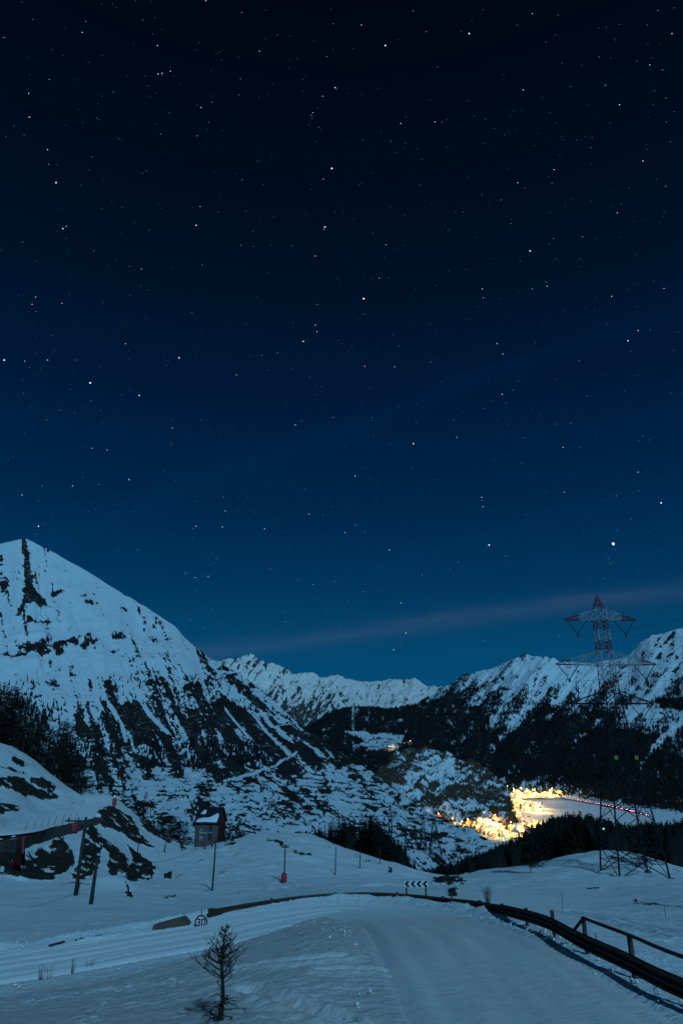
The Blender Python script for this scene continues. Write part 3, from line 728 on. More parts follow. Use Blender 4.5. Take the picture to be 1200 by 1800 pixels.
rfor = field([(780,1215,0.45),(760,1240,0.75),(740,1270,0.95),(780,1270,0.85),(760,1310,0.98),(820,1210,0.32),(840,1240,0.45),(815,1290,0.35),(850,1275,0.3),(830,1310,0.55),(870,1250,0.55),(880,1220,0.3),(870,1190,0.10),
              (900,1175,0.04),(940,1180,0.03),(930,1210,0.25),(920,1240,0.7),(880,1300,0.9),(850,1335,0.98),(900,1330,1.0),(950,1280,1.0),(960,1245,0.75),(970,1220,0.42),(1000,1240,0.6),(1000,1200,0.1),(1050,1190,0.04),(1040,1215,0.25),
              (1020,1270,1.0),(1060,1260,0.85),(1080,1235,0.35),(1100,1210,0.05),(1120,1180,0.0),(1150,1160,0.0),(1190,1140,0.0),(1180,1180,0.12),(1150,1205,0.40),(1170,1215,0.55),(1190,1210,0.5),(1160,1236,0.85),(1195,1240,0.9),
              (1130,1225,0.2),(1120,1250,0.12),(1150,1256,0.06),(1185,1258,0.15),(1110,1270,0.5),(1150,1275,0.45),(1190,1280,0.3),(1100,1300,0.92),(1150,1300,0.75),(1190,1310,0.65),(1050,1320,1.0),(1100,1340,0.95),(1160,1340,0.98),
              (1000,1330,0.98),(950,1350,0.97),(1000,1365,0.85),(1050,1370,0.92),(1150,1390,0.98),(1190,1370,0.9),(1090,1400,0.95),(880,1360,0.9),(960,1372,0.55),(985,1376,0.5),(800,1330,0.98),(1300,1250,0.6),(1300,1350,0.95),(1400,1150,0.1)],
             rqx, rqy, 30, 20)
Ur = uni(rs + 0.5*fbm(rqx/8, rqy/7, 4, 83))
rden = sstep(-0.16, 0.16, rfor - (1-Ur))
rgap = sstep(0.66, 0.74, fbm(rqx/7, rqy/12, 4, 84))*sstep(1310, 1345, rqy)*sstep(960, 1020, rqx)
rrock = sstep(0.0, 0.08, 0.10*sstep(1200, 1140, rqy)*sstep(860, 1000, rqx)+fbm(ac/6, da/14, 5, 85, 0.6)-0.68)
rbare = np.maximum(rden*sstep(0.5, 0.8, rfor)*0.95*(1-0.85*rgap), rrock*0.85)
loft_mesh('wooded_mountain', rx, ry, rz, rbare, M_rmtn)

# --- valley floor
VC = [(880,1478,1400),(830,1452,1500),(1000,1440,1900),(1100,1432,2100),(1000,1405,2500),(940,1386,2900),(900,1368,3200),(1140,1440,2000),(1250,1450,1900)]
vA = []; 
for a in VC:
    p = P(*a); vA.append((p.x, p.y, p.z))
vA = np.array(vA)
def fitq(v):
    A = np.stack([np.ones(len(v)), v[:, 0]/1000, v[:, 1]/1000, (v[:, 1]/1000)**2], 1)
    return np.linalg.lstsq(A, v[:, 2], rcond=None)[0]
vq = fitq(vA)
def valley(x, y):
    return vq[0]+vq[1]*x/1000+vq[2]*y/1000+vq[3]*(y/1000)**2
vy = np.exp(np.linspace(math.log(500), math.log(4200), 240)); va = np.linspace(-0.6, 0.75, 220)
vx = va[None]*vy[:, None]; vyy = np.repeat(vy[:, None], len(va), 1)
vz = valley(vx, vyy) + 5*(fbm(vx/160, vyy/160, 4, 90)-0.5)
vz = vz - 90*sstep(1300, 700, vyy)
vqx, vqy = proj(vx, vyy, vz)
vb = 0.7*sstep(0.72, 0.78, fbm(vx/30, vyy/160, 5, 91, 0.6))
loft_mesh('valley_floor', vx, vyy, vz, vb, M_rmtn).data.flip_normals()
def vpt(px, py):
    u, dy, dz = ray(px, py)
    Ys = np.linspace(900, 4100, 1600)
    g = valley(u/dy*Ys, Ys); r = dz/dy*Ys
    i = int(np.argmax(r <= g)) if (r <= g).any() else len(Ys)-1
    Y = Ys[i]; x = u/dy*Y
    return Vector((x, Y, float(valley(x, Y))))

# --- scrubby rocky hill left of the village
E0 = [(650,1372,2100),(668,1350,2150),(690,1326,2200),(720,1312,2200),(760,1319,2200),(800,1334,2150),(830,1341,2100),(855,1354,2050),(875,1368,1980),(888,1384,1900),(896,1402,1800),(900,1424,1680),(908,1450,1600)]
E1 = [(650,1390,1800),(700,1380,1820),(800,1395,1780),(860,1405,1740),(888,1418,1680),(900,1440,1640),(908,1453,1590)]
E2 = [(650,1440,1350),(760,1450,1400),(830,1450,1520),(870,1447,1540),(908,1456,1580)]
E3 = [(650,1490,1100),(760,1480,1300),(830,1462,1500),(908,1466,1570)]
pxe = np.linspace(650, 908, 270)
ex, ey, ez, eqx, eqy = loft([E0, E1, E2, E3], pxe, [80, 70, 12], 8)
ez = ez + 30*(ridged(eqx/40, eqy/30, 4, 100)-0.6) + 11*(fbm(eqx/8, eqy/7, 4, 101)-0.5)
eb = fbm(eqx/15+0.4*fbm(eqx/20, eqy/20, 2, 102), eqy/9, 5, 103, 0.6)
est = fbm(eqx/12, eqy/2.6, 4, 104)
ed = field([(690,1340,0.75),(680,1360,0.9),(700,1330,0.55),(720,1318,0.8),(760,1330,0.35),(740,1350,0.35),(790,1350,0.10),(770,1362,0.05),(800,1345,0.45),(830,1350,0.9),(860,1365,0.95),(885,1390,0.9),(895,1410,0.9),(850,1380,0.7),
            (740,1390,0.85),(760,1385,0.65),(780,1400,0.8),(720,1410,0.5),(800,1380,0.45),(830,1400,0.6),(760,1420,0.6),(800,1430,0.42),(840,1430,0.42),(790,1440,0.45),(870,1430,0.55),(740,1430,0.6)], eqx, eqy, 24, 16)
ebare = sstep(-0.12, 0.12, ed*1.02 - (1-uni(0.7*eb+0.4*est)))
loft_mesh('rocky_hill', ex, ey, ez, ebare*0.66, M_hill)
S_rock = Surf(ex, ey, ez)

# ------------------------------------------------------------------ far woods and scrub: masses nobody could count
def cones(name, pos, h, r, mat, label, cat, n=5):
    k = len(pos)
    ang = np.linspace(0, 2*math.pi, n, endpoint=False)
    ja = rng.uniform(0, 6.28, k)
    V = np.empty((k, n+1, 3))
    V[:, :n, 0] = pos[:, None, 0] + r[:, None]*np.cos(ang[None]+ja[:, None])*rng.uniform(0.7, 1.25, (k, n))
    V[:, :n, 1] = pos[:, None, 1] + r[:, None]*np.sin(ang[None]+ja[:, None])*rng.uniform(0.7, 1.25, (k, n))
    V[:, :n, 2] = pos[:, None, 2] + h[:, None]*rng.uniform(-0.05, 0.12, (k, n))
    V[:, n] = pos; V[:, n, 2] += h; V[:, n, :2] += rng.normal(0, 0.12, (k, 2))*r[:, None]
    base = (np.arange(k)*(n+1))[:, None]
    F = np.concatenate([np.stack([base[:, 0]+j, base[:, 0]+(j+1) % n, base[:, 0]+n], 1) for j in range(n)])
    ob = mesh_np(name, V.reshape(-1, 3), F, mat, smooth=False)
    tag(ob, label, cat, kind='stuff')
    return ob
def scatter(x, y, z, w, count, qx_, qy_):
    w = w.ravel().copy(); cand = rng.choice(len(w), count, p=w/w.sum())
    p = np.stack([x.ravel()[cand], y.ravel()[cand], z.ravel()[cand]], 1)
    return p, cand
# right mountain
inside = (rqx > 700) & (rqx < 1300) & (rqy > 1150) & (ry < 5600)
wgt = np.where(inside, rden*(1-0.9*rgap)+0.006, 0)*sstep(1470, 1430, rqy)
p_, c_ = scatter(rx, ry, rz, wgt, 36000, rqx, rqy)
p_[:, :2] += rng.normal(0, 7, (len(p_), 2))
cones('mountain_forest', p_, rng.uniform(9, 22, len(p_)), rng.uniform(2.2, 4.2, len(p_)), M_forest, 'dark conifer forest covering the right mountainside above the village', 'forest')
# hill
wgt = np.where(meadow, 0.012, 1.0)*(hqy > 1230)*sstep(1420, 1380, hqy)*(hy < 5000)*(1-0.6*gl)
p_, c_ = scatter(hx, hy, hz, wgt, 13000, hqx, hqy)
p_[:, :2] += rng.normal(0, 6, (len(p_), 2))*np.array([1, 1])
cones('hill_forest', p_, rng.uniform(9, 20, len(p_)), rng.uniform(2.5, 4.5, len(p_)), M_forest, 'dark forest over the round hill closing the valley', 'forest')
# left mountain scrub and dwarf trees
cz = sstep(0.4, 0.9, dark)*(sstep(1120, 1200, lqy)*0.5+0.5)*sstep(1560, 1500, lqy)*(ly < 1950)*sstep(-80, -20, lqx)
area = np.clip(ly/1000, 0.3, 2)
p_, c_ = scatter(lx, ly, lz, cz, 15000, lqx, lqy)
p_[:, :2] += rng.normal(0, 1.5, (len(p_), 2))
cones('mountain_scrub', p_, rng.uniform(0.4, 1.7, len(p_)), rng.uniform(0.5, 1.3, len(p_)), M_scrub, 'dark scrub and dwarf trees dotting the snowy left mountain', 'scrub')
# stands of trees on that mountain: the strip above the terraces and the corner by the larches
tz = field([(275,1322,1),(310,1320,1),(325,1318,1),(350,1315,0.2),(365,1318,0.7),(400,1325,0.8),(430,1330,0.8),(455,1335,0.8),(490,1338,0.3),(300,1300,0),(300,1340,0),(400,1300,0.1),(400,1350,0.05),(480,1310,0.2),(230,1325,0.1),
            (45,1215,0.5),(30,1240,1),(10,1200,0.4),(20,1270,1),(60,1260,0.6),(80,1290,0.6),(75,1215,0.05),(110,1290,0.1),(120,1320,0.8),(150,1335,0.6),(600,1400,0),(200,1400,0)], lqx, lqy, 18, 12)
wz = sstep(0.3, 0.75, tz + 0.3*(blob-0.5))*(lqy > 1190)*(lqy < 1350)*(lqx > -60)*(lqx < 520)
p_, c_ = scatter(lx, ly, lz, wz, 1500, lqx, lqy)
p_[:, :2] += rng.normal(0, 1.5, (len(p_), 2))
cones('tree_stands', p_, rng.uniform(5, 11, len(p_)), rng.uniform(1.0, 1.9, len(p_)), M_forest, 'small dark stands of conifers above the terraced snow slope', 'forest')
# rocky hill brush
p_, c_ = scatter(ex, ey, ez, (sstep(0.3, 0.8, ebare)+0.05)*(ey < 2250), 7000, eqx, eqy)
p_[:, :2] += rng.normal(0, 2, (len(p_), 2))
cones('hill_brush', p_, rng.uniform(2, 7, len(p_)), rng.uniform(1.0, 2.4, len(p_)), plain('brush', (0.095, 0.058, 0.036), 0.95, 0.4, 0.05), 'brown brush and small trees on the rocky hill beside the village', 'brush')  # brush brown pushed warmer, with some of the village glow in it

# ------------------------------------------------------------------ stars
STARS = [(99,321,2.2),(583,296,2.5),(571,399,2.2),(569,403,1.2),(639,525,2.5),(677,80,2.2),(931,441,2.2),(1077,956,4.4),(1161,884,2.1),(859,958,2.0),(159,673,2.5),(8,633,2.1),(589,154,1.7),(345,396,1.8),
 (111,402,1.8),(117,398,1.2),(315,629,1.9),(84,633,1.5),(44,635,1.2),(245,695,1.7),(726,780,1.8),(624,837,1.5),(684,967,1.4),(846,874,1.5),(848,891,1.3),(1103,599,1.8),(1121,581,1.6),(873,604,1.4),(883,622,1.4),
 (824,59,1.8),(1088,184,1.6),(704,217,1.6),(764,214,1.4),(919,158,1.5),(909,321,1.6),(973,298,1.5),(1129,283,1.5),(847,508,1.4),(849,523,1.2),(961,503,1.4),(1074,521,1.5),(1166,507,1.3),(533,600,1.7),(554,571,1.4),
 (557,583,1.4),(641,644,1.4),(693,645,1.3),(882,693,1.4),(802,769,1.3),(68,925,1.7),(39,870,1.4),(227,843,1.5),(128,854,1.3),(345,925,1.4),(391,926,1.4),(465,930,1.3),(396,898,1.2),(543,904,1.3),(606,936,1.2),
 (713,1113,1.5),(278,130,1.5),(285,129,1.5),(300,125,1.3),(84,263,1.4),(52,206,1.3),(51,164,1.3),(353,189,1.3),(352,363,1.3),(277,80,1.3),(145,57,1.3),(635,44,1.3),(456,90,1.2),(249,473,1.2),(554,450,1.3),
 (666,489,1.2),(678,430,1.2),(989,786,1.3),(1121,830,1.3),(991,865,1.2),(704,1060,1.2),(692,1142,1.2),(550,1027,1.1),(343,1015,1.1),(366,1013,1.1),(519,747,1.3),(303,752,1.2),(162,788,1.2),(189,791,1.2),(57,535,1.3),
 (63,522,1.2),(109,533,1.2),(221,604,1.3),(416,659,1.2),(362,1,1.4),(1180,59,1.4),(935,24,1.3),(1141,114,1.3),(935,508,1.0),(1084,374,1.3),(568,315,1.2),(550,198,1.2),(567,169,1.2)]
M_star = emit('starlight', (0.78, 0.90, 1.0), 2.2)
M_star_b = emit('blue_starlight', (0.42, 0.68, 1.0), 2.2)
M_star_f = [emit('faint_starlight_%s' % n, (0.45, 0.68, 0.85), s_) for n, s_ in (('weak', 0.16), ('medium', 0.32), ('clear', 0.6))]
OCT_F = [(0,2,4),(2,1,4),(1,3,4),(3,0,4),(2,0,5),(1,2,5),(3,1,5),(0,3,5)]
def octa(r): return [(r,0,0),(-r,0,0),(0,r,0),(0,-r,0),(0,0,r),(0,0,-r)]
SD = 60000.0
UNIQ = {0: 'bright blue-white star high on the left, above a close pair', 1: 'bright white star high in the middle of the sky', 2: 'bright blue star with a faint companion, below the high middle star',
        4: 'bright blue-white star halfway up, lowest of the three in the middle', 5: 'bright blue star near the top of the sky, right of the middle', 6: 'bright blue star alone in the right half of the sky',
        7: 'brightest star of all, large and white, above the red and white pylon', 8: 'bright star near the right edge, just above the brightest one', 9: 'bright white star with a faint neighbour, left of the brightest star',
        10: 'bright white star on the left, above the snow peak', 11: 'bright star at the left edge of the sky, leftmost of three in a row'}
star_me = {}
for i, (px, py, sz) in enumerate(STARS):
    d = Vector(ray(px, py)).normalized()
    r = SD/FPX*sz*0.50*(1.0 if sz > 1.6 else 0.75)
    key = (round(sz, 1), i in (0, 2, 5, 6, 12, 13, 14))
    if key not in star_me:
        mb = MB(); mb.add(octa(1.0), OCT_F)
        ob = mb.build('star', M_star_b if key[1] else M_star); star_me[key] = ob.data
    else:
        ob = bpy.data.objects.new('star', star_me[key]); COL.objects.link(ob)
    ob.location = d*SD; ob.scale = (r, r, r*1.25)
    if i in UNIQ: tag(ob, UNIQ[i], 'star', 'bright stars')
    else: tag(ob, 'small pale star among many in the dark blue sky', 'star', 'small stars')
for lvl, cnt in ((0, 700), (1, 280), (2, 80)):
    vs_ = []; fs_ = []
    for k in range(cnt):
        px = rng.uniform(-250, 1450); py = 1200*rng.uniform(0, 1)**0.9 - 60
        d = Vector(ray(px, py)).normalized()
        r = SD/FPX*rng.uniform(0.5, 0.75); o = len(vs_)
        vs_ += [tuple(d*SD+Vector(q)) for q in octa(r)]; fs_ += [tuple(a+o for a in f) for f in OCT_F]
    mb = MB(); mb.v = vs_; mb.f = fs_; mb.m = [0]*len(fs_)
    ob = mb.build('faint_stars', M_star_f[lvl])
    tag(ob, ('very faint', 'faint', 'clearer faint')[lvl] + ' small stars scattered over the whole sky', 'stars', kind='stuff')

# ------------------------------------------------------------------ trees
def conifer(seed, mat):
    r = random.Random(seed)
    root = empty('conifer_tree')
    t = MB(); t.tube([(0,0,-0.06),(0.004,0,0.4),(0,0,0.97)], [0.018, 0.012, 0.002], 6); t.build('trunk', M_bark, root)
    c = MB()
    nl = 26
    for k in range(nl):
        f = (k+0.5)/nl; z = 0.07+0.92*f
        R = 0.175*(1-f)**0.8*(0.75+0.5*r.random()) + 0.012
        nb = 7 if f < 0.7 else 5
        a0 = r.random()*6.28
        for j in range(nb):
            if r.random() < 0.10: continue
            a = a0+6.283*j/nb+r.uniform(-0.3, 0.3); Lb = R*r.uniform(0.65, 1.15)
            dx, dy = math.cos(a), math.sin(a); sx, sy = -dy, dx
            droop = 0.30*Lb+0.01
            p0 = Vector((0, 0, z)); p1 = Vector((dx*Lb*0.55, dy*Lb*0.55, z-droop*0.25)); p2 = Vector((dx*Lb, dy*Lb, z-droop*(0.5+0.5*r.random())))
            w = Lb*0.26
            S = Vector((sx, sy, 0))*w
            c.add([p0, p1+S*0.9+Vector((0,0,-0.004)), p2, p1-S*0.9+Vector((0,0,-0.004)), p1+Vector((0,0,-0.018))], [(0,1,4),(1,2,4),(2,3,4),(3,0,4),(0,1,2,3)])
            for q in range(4):
                tt = r.uniform(0.3, 1.0); base = p0.lerp(p2, tt); sg = r.choice((-1, 1))
                tip = base + Vector((dx*0.5+sx*sg, dy*0.5+sy*sg, -0.5-0.4*r.random()))*Lb*0.26
                n_ = Vector((-sy*sg, sx*sg, 0.3))*Lb*0.05
                c.add([base-n_, base+n_, tip], [(0,1,2)])
    c.build('crown', mat, root)
    return root
def larch(seed, mat, n=46, width=0.20, tw=0.0032):
    r = random.Random(seed)
    root = empty('larch_tree')
    t = MB(); t.tube([(0,0,-0.05),(0.006*r.uniform(-1,1),0.004,0.35),(0.004,0,0.7),(0,0,1.0)], [0.013, 0.010, 0.006, 0.0015], 5); t.build('trunk', M_bark, root)
    c = MB()
    for k in range(n):
        f = r.uniform(0.12, 0.98); z = f; a = r.random()*6.283
        Lb = width*(1-f)**0.65*r.uniform(0.55, 1.1)+0.015
        dx, dy = math.cos(a), math.sin(a)
        pts = [Vector((0,0,z)), Vector((dx*Lb*0.5, dy*Lb*0.5, z-0.03*Lb)), Vector((dx*Lb, dy*Lb, z+0.18*Lb))]
        c.tube(pts, [0.0035, 0.0024, 0.001], 3, cap=False)
        for q in range(9):
            tt = r.uniform(0.15, 1.0); base = pts[0].lerp(pts[2], tt)
            dirv = Vector((dx*0.6+r.uniform(-0.9, 0.9), dy*0.6+r.uniform(-0.9, 0.9), r.uniform(-0.7, 0.9)))*Lb*0.32
            n_ = Vector((r.uniform(-1,1), r.uniform(-1,1), r.uniform(-1,1)))*tw
            c.add([base-n_, base+n_, base+dirv], [(0,1,2)])
    c.build('crown', mat, root)
    return root
CON = [conifer(s_, M_needle) for s_ in (1, 2, 3, 4)]
LAR = [larch(s_, M_needle2, 110, w_) for s_, w_ in ((5, 0.17), (6, 0.20), (7, 0.15))]
SHR = [larch(s_, M_needle2, 150, 0.42, 0.010) for s_ in (11, 12)]
used_proto = set()
def plant(proto, px, top, Y, label, cat, group, wide=1.0, name=None, hmin=2.0):
    x = P(px, 1450, Y).x; zg = G(x, Y); zt = P(px, top, Y).z
    h = max(zt-zg, hmin)
    if id(proto) in used_proto: o = copy_tree(proto)
    else: o = proto; used_proto.add(id(proto))
    o.location = (x, Y, zg-0.1); o.rotation_euler = (random.uniform(-0.02, 0.02), random.uniform(-0.02, 0.02), random.random()*6.28)
    o.scale = (h*wide, h*wide, h)
    tag(o, label, cat, group)
    return o
# forest edge behind the knoll on the right
TOPR = [(740,1525),(770,1508),(800,1503),(830,1492),(850,1485),(880,1470),(905,1462),(940,1440),(965,1428),(1000,1421),(1030,1421),(1060,1427),(1090,1436),(1110,1440),(1140,1434),(1170,1436),(1200,1432),(1300,1420)]
for k in range(118):
    px = 745 + 500*((k+random.random())/118)
    top = np.interp(px, [a for a, b in TOPR], [b for a, b in TOPR]) + abs(random.gauss(0, 9)) + (14 if k % 3 == 0 else 0)
    Yt = random.uniform(158, 235)
    plant(random.choice(CON), px, top, Yt, 'dark conifer in the forest edge behind the snowy knoll', 'tree', 'conifers of the forest edge below the pylon', random.uniform(1.1, 1.7))
def filler(name, px0, px1, tops, Y0, Y1, n, label, low=5):
    pos = []; hs = []; rs2 = []
    for k in range(n):
        px = rng.uniform(px0, px1); Yt = rng.uniform(Y0, Y1); x = P(px, 1450, Yt).x; zg = G(x, Yt)
        zt = P(px, np.interp(px, [a for a, b in tops], [b for a, b in tops])+low+rng.exponential(14), Yt).z
        if zt-zg < 2: continue
        pos.append((x, Yt, zg-0.5)); hs.append(zt-zg); rs2.append((zt-zg)*rng.uniform(0.13, 0.2)+0.6)
    if pos: cones(name, np.array(pos), np.array(hs), np.array(rs2), M_needle, label, 'forest', 9)
filler('forest_mass', 745, 1300, TOPR, 162, 290, 1500, 'dark mass of forest behind the edge trees and the pylon', 4)
# clump behind the crest of the piste
TOPC = [(555,1452),(575,1443),(600,1424),(620,1432),(640,1426),(655,1422),(670,1438),(685,1452),(700,1468),(715,1486),(728,1506)]
for k in range(34):
    px = 553 + 176*((k+random.random())/34)
    top = np.interp(px, [a for a, b in TOPC], [b for a, b in TOPC]) + abs(random.gauss(0, 5))
    plant(random.choice(CON), px, top, random.uniform(172, 205), 'dark conifer in the clump just behind the piste crest', 'tree', 'conifers behind the piste crest', random.uniform(1.1, 1.6))
filler('conifer_thicket', 556, 728, TOPC, 178, 215, 90, 'dark thicket filling the clump behind the piste crest', 8)
# larches above the hillside road
TOPL = [(-60,1190),(0,1205),(20,1225),(45,1250),(60,1275),(85,1262),(100,1258),(115,1290),(130,1325),(140,1350)]
for k in range(60):
    px = -60 + 198*((k+random.random())/60)
    top = np.interp(px, [a for a, b in TOPL], [b for a, b in TOPL]) + abs(random.gauss(0, 10))
    plant(random.choice(LAR), px, top, random.uniform(168, 205), 'tall bare larch in the dark stand above the hillside road', 'tree', 'larches above the hillside road', random.uniform(0.9, 1.35))
for px, top, Yt, w_, lab in ((212,1378,205,1.0,'thin larch just behind the hairpin of the hillside road'), (252,1388,190,1.0,'dark pointed larch right of the hillside hairpin'), (228,1408,198,1.1,'short larch between two taller ones right of the hairpin'),
                            (155,1365,190,1.2,'bare larch left of the hairpin top'), (172,1362,200,1.1,'bare larch behind the middle of the hairpin'), (186,1372,196,1.1,'bare larch behind the right side of the hairpin'),
                            (270,1425,205,1.3,'low larch right of the pointed one')):
    plant(random.choice(LAR), px, top, Yt, lab, 'tree', 'larches by the hairpin', w_)
for px, top, Yt, w_, lab in ((300,1432,222,1.6,'dark bush left of the ruined house'), (318,1442,226,1.7,'low dark bush touching the left side of the house'), (405,1444,224,1.6,'dark bushy tree right of the ruined house'),
                            (425,1458,220,1.8,'low bush farther right of the house'), (285,1444,215,1.6,'small bush at the foot of the bank left of the house')):
    plant(random.choice(SHR), px, top, Yt, lab, 'bush', 'bushes by the house', w_, hmin=1.5)
g_ = gpt(932, 1534)
t_ = copy_tree(SHR[0]); t_.location = g_ + Vector((0, 0, -0.1)); t_.scale = (6.4, 6.4, 6.6); tag(t_, 'spreading bare tree alone on the snowy knoll left of the pylon', 'tree')
g_ = gpt(1152, 1531)
t_ = copy_tree(SHR[1]); t_.location = g_ + Vector((0, 4, -0.2)); t_.scale = (7.0, 7.0, 6.5); tag(t_, 'bare tree standing close behind the pylon legs', 'tree')

for pr_ in CON+LAR+SHR:
    if id(pr_) not in used_proto and pr_.location.length < 1e-6:
        for ch in list(pr_.children): bpy.data.objects.remove(ch)
        bpy.data.objects.remove(pr_)
# the young larch in the foreground
def young_larch():
    r = random.Random(3)
    b = gpt(386, 1800, ymin=8)
    top = P(397, 1622, b.y)
    root = empty('young_larch', b); H = top.z-b.z; lean = top.x-b.x
    ax = lambda f: Vector((lean*f+0.03*math.sin(f*7), 0.02*math.sin(f*9), H*f))
    t = MB(); t.tube([ax(f)+Vector((0,0,-0.15 if f == 0 else 0)) for f in np.linspace(0, 1, 14)], list(np.linspace(0.055, 0.005, 14)), 8); t.build('trunk', M_larch, root, True)
    c = MB(); nb = 86
    def twig(p, d, Ln, rad, lvl):
        pts = [p]; dd = d.normalized(); cur = p.copy()
        for k in range(5):
            dd = (dd + Vector((r.uniform(-0.12, 0.12), r.uniform(-0.12, 0.12), (0.11 if lvl < 2 else 0.06)*up))).normalized()
            cur = cur + dd*Ln/5; pts.append(cur.copy())
        c.tube(pts, list(np.linspace(rad, rad*0.35, 6)), 4, cap=False)
        if lvl < 2:
            for q in range(3 if lvl == 0 else 2):
                i = r.randint(1, 4); sd = Vector((r.uniform(-1, 1), r.uniform(-1, 1), r.uniform(-0.2, 0.7)*max(up, -0.5))).normalized()
                twig(pts[i], (dd*0.7+sd), Ln*r.uniform(0.25, 0.5), rad*0.6, lvl+1)
        for q in range(3):                      # short spurs
            i = r.randint(1, 5); v = Vector((r.uniform(-1,1), r.uniform(-1,1), r.uniform(-1,1))).normalized()*0.03
            c.tube([pts[i], pts[i]+v], [rad*0.6, rad*0.3], 3, cap=False)
    for k in range(nb):
        u_ = r.random()
        f = 0.33+0.62*r.random()**1.0 if u_ < 0.76 else r.uniform(0.05, 0.24)
        up = 1.0 if f > 0.3 else -0.55
        prof = np.interp(f, [0.05, 0.15, 0.27, 0.34, 0.42, 0.6, 0.75, 0.88, 0.97], [0.40, 0.55, 0.5, 0.42, 0.66, 0.52, 0.36, 0.20, 0.08])
        a = r.random()*6.283
        d = Vector((math.cos(a), math.sin(a), 0.25 if f > 0.3 else 0.15))
        twig(ax(f), d, prof*r.uniform(0.35, 1.1), 0.010 if f < 0.8 else 0.007, 0)
    c.build('crown', M_larch, root)
    tag(root, 'bare young larch with upswept twigs in the foreground snow', 'tree')
young_larch()

def tuft(px, py, n, h, spread, label, name='dry_shrub'):
    b = gpt(px, py); r = random.Random(int(px*7+py)); mb = MB()
    root = empty(name, b)
    for k in range(n):
        a = r.random()*6.283; s_ = r.uniform(0.1, 1)*spread; hh = h*r.uniform(0.5, 1)
        p0 = Vector((math.cos(a)*s_*0.25, math.sin(a)*s_*0.25, -0.1)); p1 = Vector((math.cos(a)*s_*0.6, math.sin(a)*s_*0.6, hh*0.6)); p2 = Vector((math.cos(a)*s_, math.sin(a)*s_, hh))
        mb.tube([p0, p1, p2], [0.007, 0.005, 0.002], 4, cap=False)
        for q in range(2):
            s2 = p1.lerp(p2, r.random()); mb.tube([s2, s2+Vector((r.uniform(-.2,.2), r.uniform(-.2,.2), 0.2))*h], [0.005, 0.002], 3, cap=False)
    mb.build('stems', M_larch, root)
    tag(root, label, 'shrub')
tuft(857, 1590, 40, 1.0, 0.45, 'dense twiggy shrub just behind the guardrail')
tuft(72, 1722, 9, 0.55, 0.25, 'dark twig tuft on the bank at far left')
tuft(86, 1720, 5, 0.5, 0.2, 'thin pale twigs beside the dark tuft on the bank')
tuft(126, 1712, 7, 0.6, 0.35, 'forked leafless twigs in the middle of the left bank')
tuft(158, 1706, 8, 0.5, 0.3, 'rightmost leafless twigs on the left bank')

# ------------------------------------------------------------------ guardrail and handrail
feet_px = [(1190,1785,17.4),(1104,1732,19.8),(1020,1688,22.8),(957,1650,27.5),(900,1627,32),(850,1608,37),(800,1594,40),(740,1587,43),(690,1584,44.5),(640,1583,45.2),(560,1585,45),(470,1594,43.8),(400,1606,42.2),(364,1617,41.2)]
fw = [P(*f) for f in feet_px]
rail = spline([(8.1, 8, -4.35), (7.75, 13, -4.6)] + [tuple(p) for p in fw], 400)
for i in range(len(rail)):
    rail[i, 2] = G(rail[i, 0], rail[i, 1])
rail[:, 2] = np.convolve(np.pad(rail[:, 2], 12, mode='edge'), np.ones(25)/25, 'valid')
rs_ = np.concatenate([[0], np.cumsum(np.linalg.norm(np.diff(rail, axis=0), axis=1))])
rt = np.gradient(rail[:, :2], axis=0); rt /= np.linalg.norm(rt, axis=1)[:, None]
rn = np.stack([rt[:, 1], -rt[:, 0]], 1)      # outward (away from the road)
# make sure the normal points away from the road centre
cen = road_c[np.argmin(np.linalg.norm(road_c[:, :2]-rail[200, :2], axis=1)), :2]
if np.dot(rn[200], rail[200, :2]-cen) < 0: rn = -rn
hgt = np.interp(rs_, [0, 19, 25, 29, 33, 37, 46, 49, rs_[-1]], [0.40, 0.40, 0.38, 0.26, 0.15, 0.10, 0.09, 0.18, 0.27])
def rail_at(s):
    i = np.interp(s, rs_, np.arange(len(rail))); k = int(min(i, len(rail)-1))
    return Vector(rail[k]), Vector((rn[k, 0], rn[k, 1], 0)), float(hgt[k]), Vector((rt[k, 0], rt[k, 1], 0))
PROFILE = [(o, z*0.76) for o, z in [(-0.02,0.27),(0.0,0.255),(-0.075,0.20),(-0.075,0.15),(0.0,0.10),(0.0,0.07),(-0.075,0.02),(-0.075,-0.03),(0.0,-0.08),(0.0,-0.11),(-0.075,-0.16),(-0.075,-0.21),(0.0,-0.255),(-0.02,-0.27)]]
gr_root = empty('guardrail', rail[0])
seg_s = np.arange(0, rs_[-1], 3.8)
def beam(s0, s1, dz=0.0, dn=0.0):
    ss = np.linspace(s0, s1, 8); vs_ = []; fs_ = []; n = len(PROFILE)
    for s in ss:
        p, nn, h, t = rail_at(s)
        for (o, z) in PROFILE: vs_.append(p+nn*(o+dn)+Vector((0, 0, h+z+dz))-Vector(rail[0]))
        for (o, z) in PROFILE: vs_.append(p+nn*(o+dn+0.012)+Vector((0, 0, h+z+dz))-Vector(rail[0]))
    for i in range(len(ss)-1):
        for j in range(n-1):
            a = i*2*n+j; b = (i+1)*2*n+j
            fs_.append((a, b, b+1, a+1)); fs_.append((a+n, a+n+1, b+n+1, b+n))
        for j in (0, n-1):
            a = i*2*n+j; b = (i+1)*2*n+j; fs_.append((a, a+n, b+n, b))
    for i in (0, len(ss)-1):
        for j in range(n-1): a = i*2*n+j; fs_.append((a, a+1, a+n+1, a+n))
    mb = MB(); mb.add(vs_, fs_); return mb.build('beam', M_rust, gr_root)
for k, s in enumerate(seg_s): beam(s-0.12 if k else s, min(s+3.8, rs_[-1]), 0.0, 0.004*(k % 2))
beam(rs_[-1]-2.1, rs_[-1]-0.2, -0.34, 0.03)
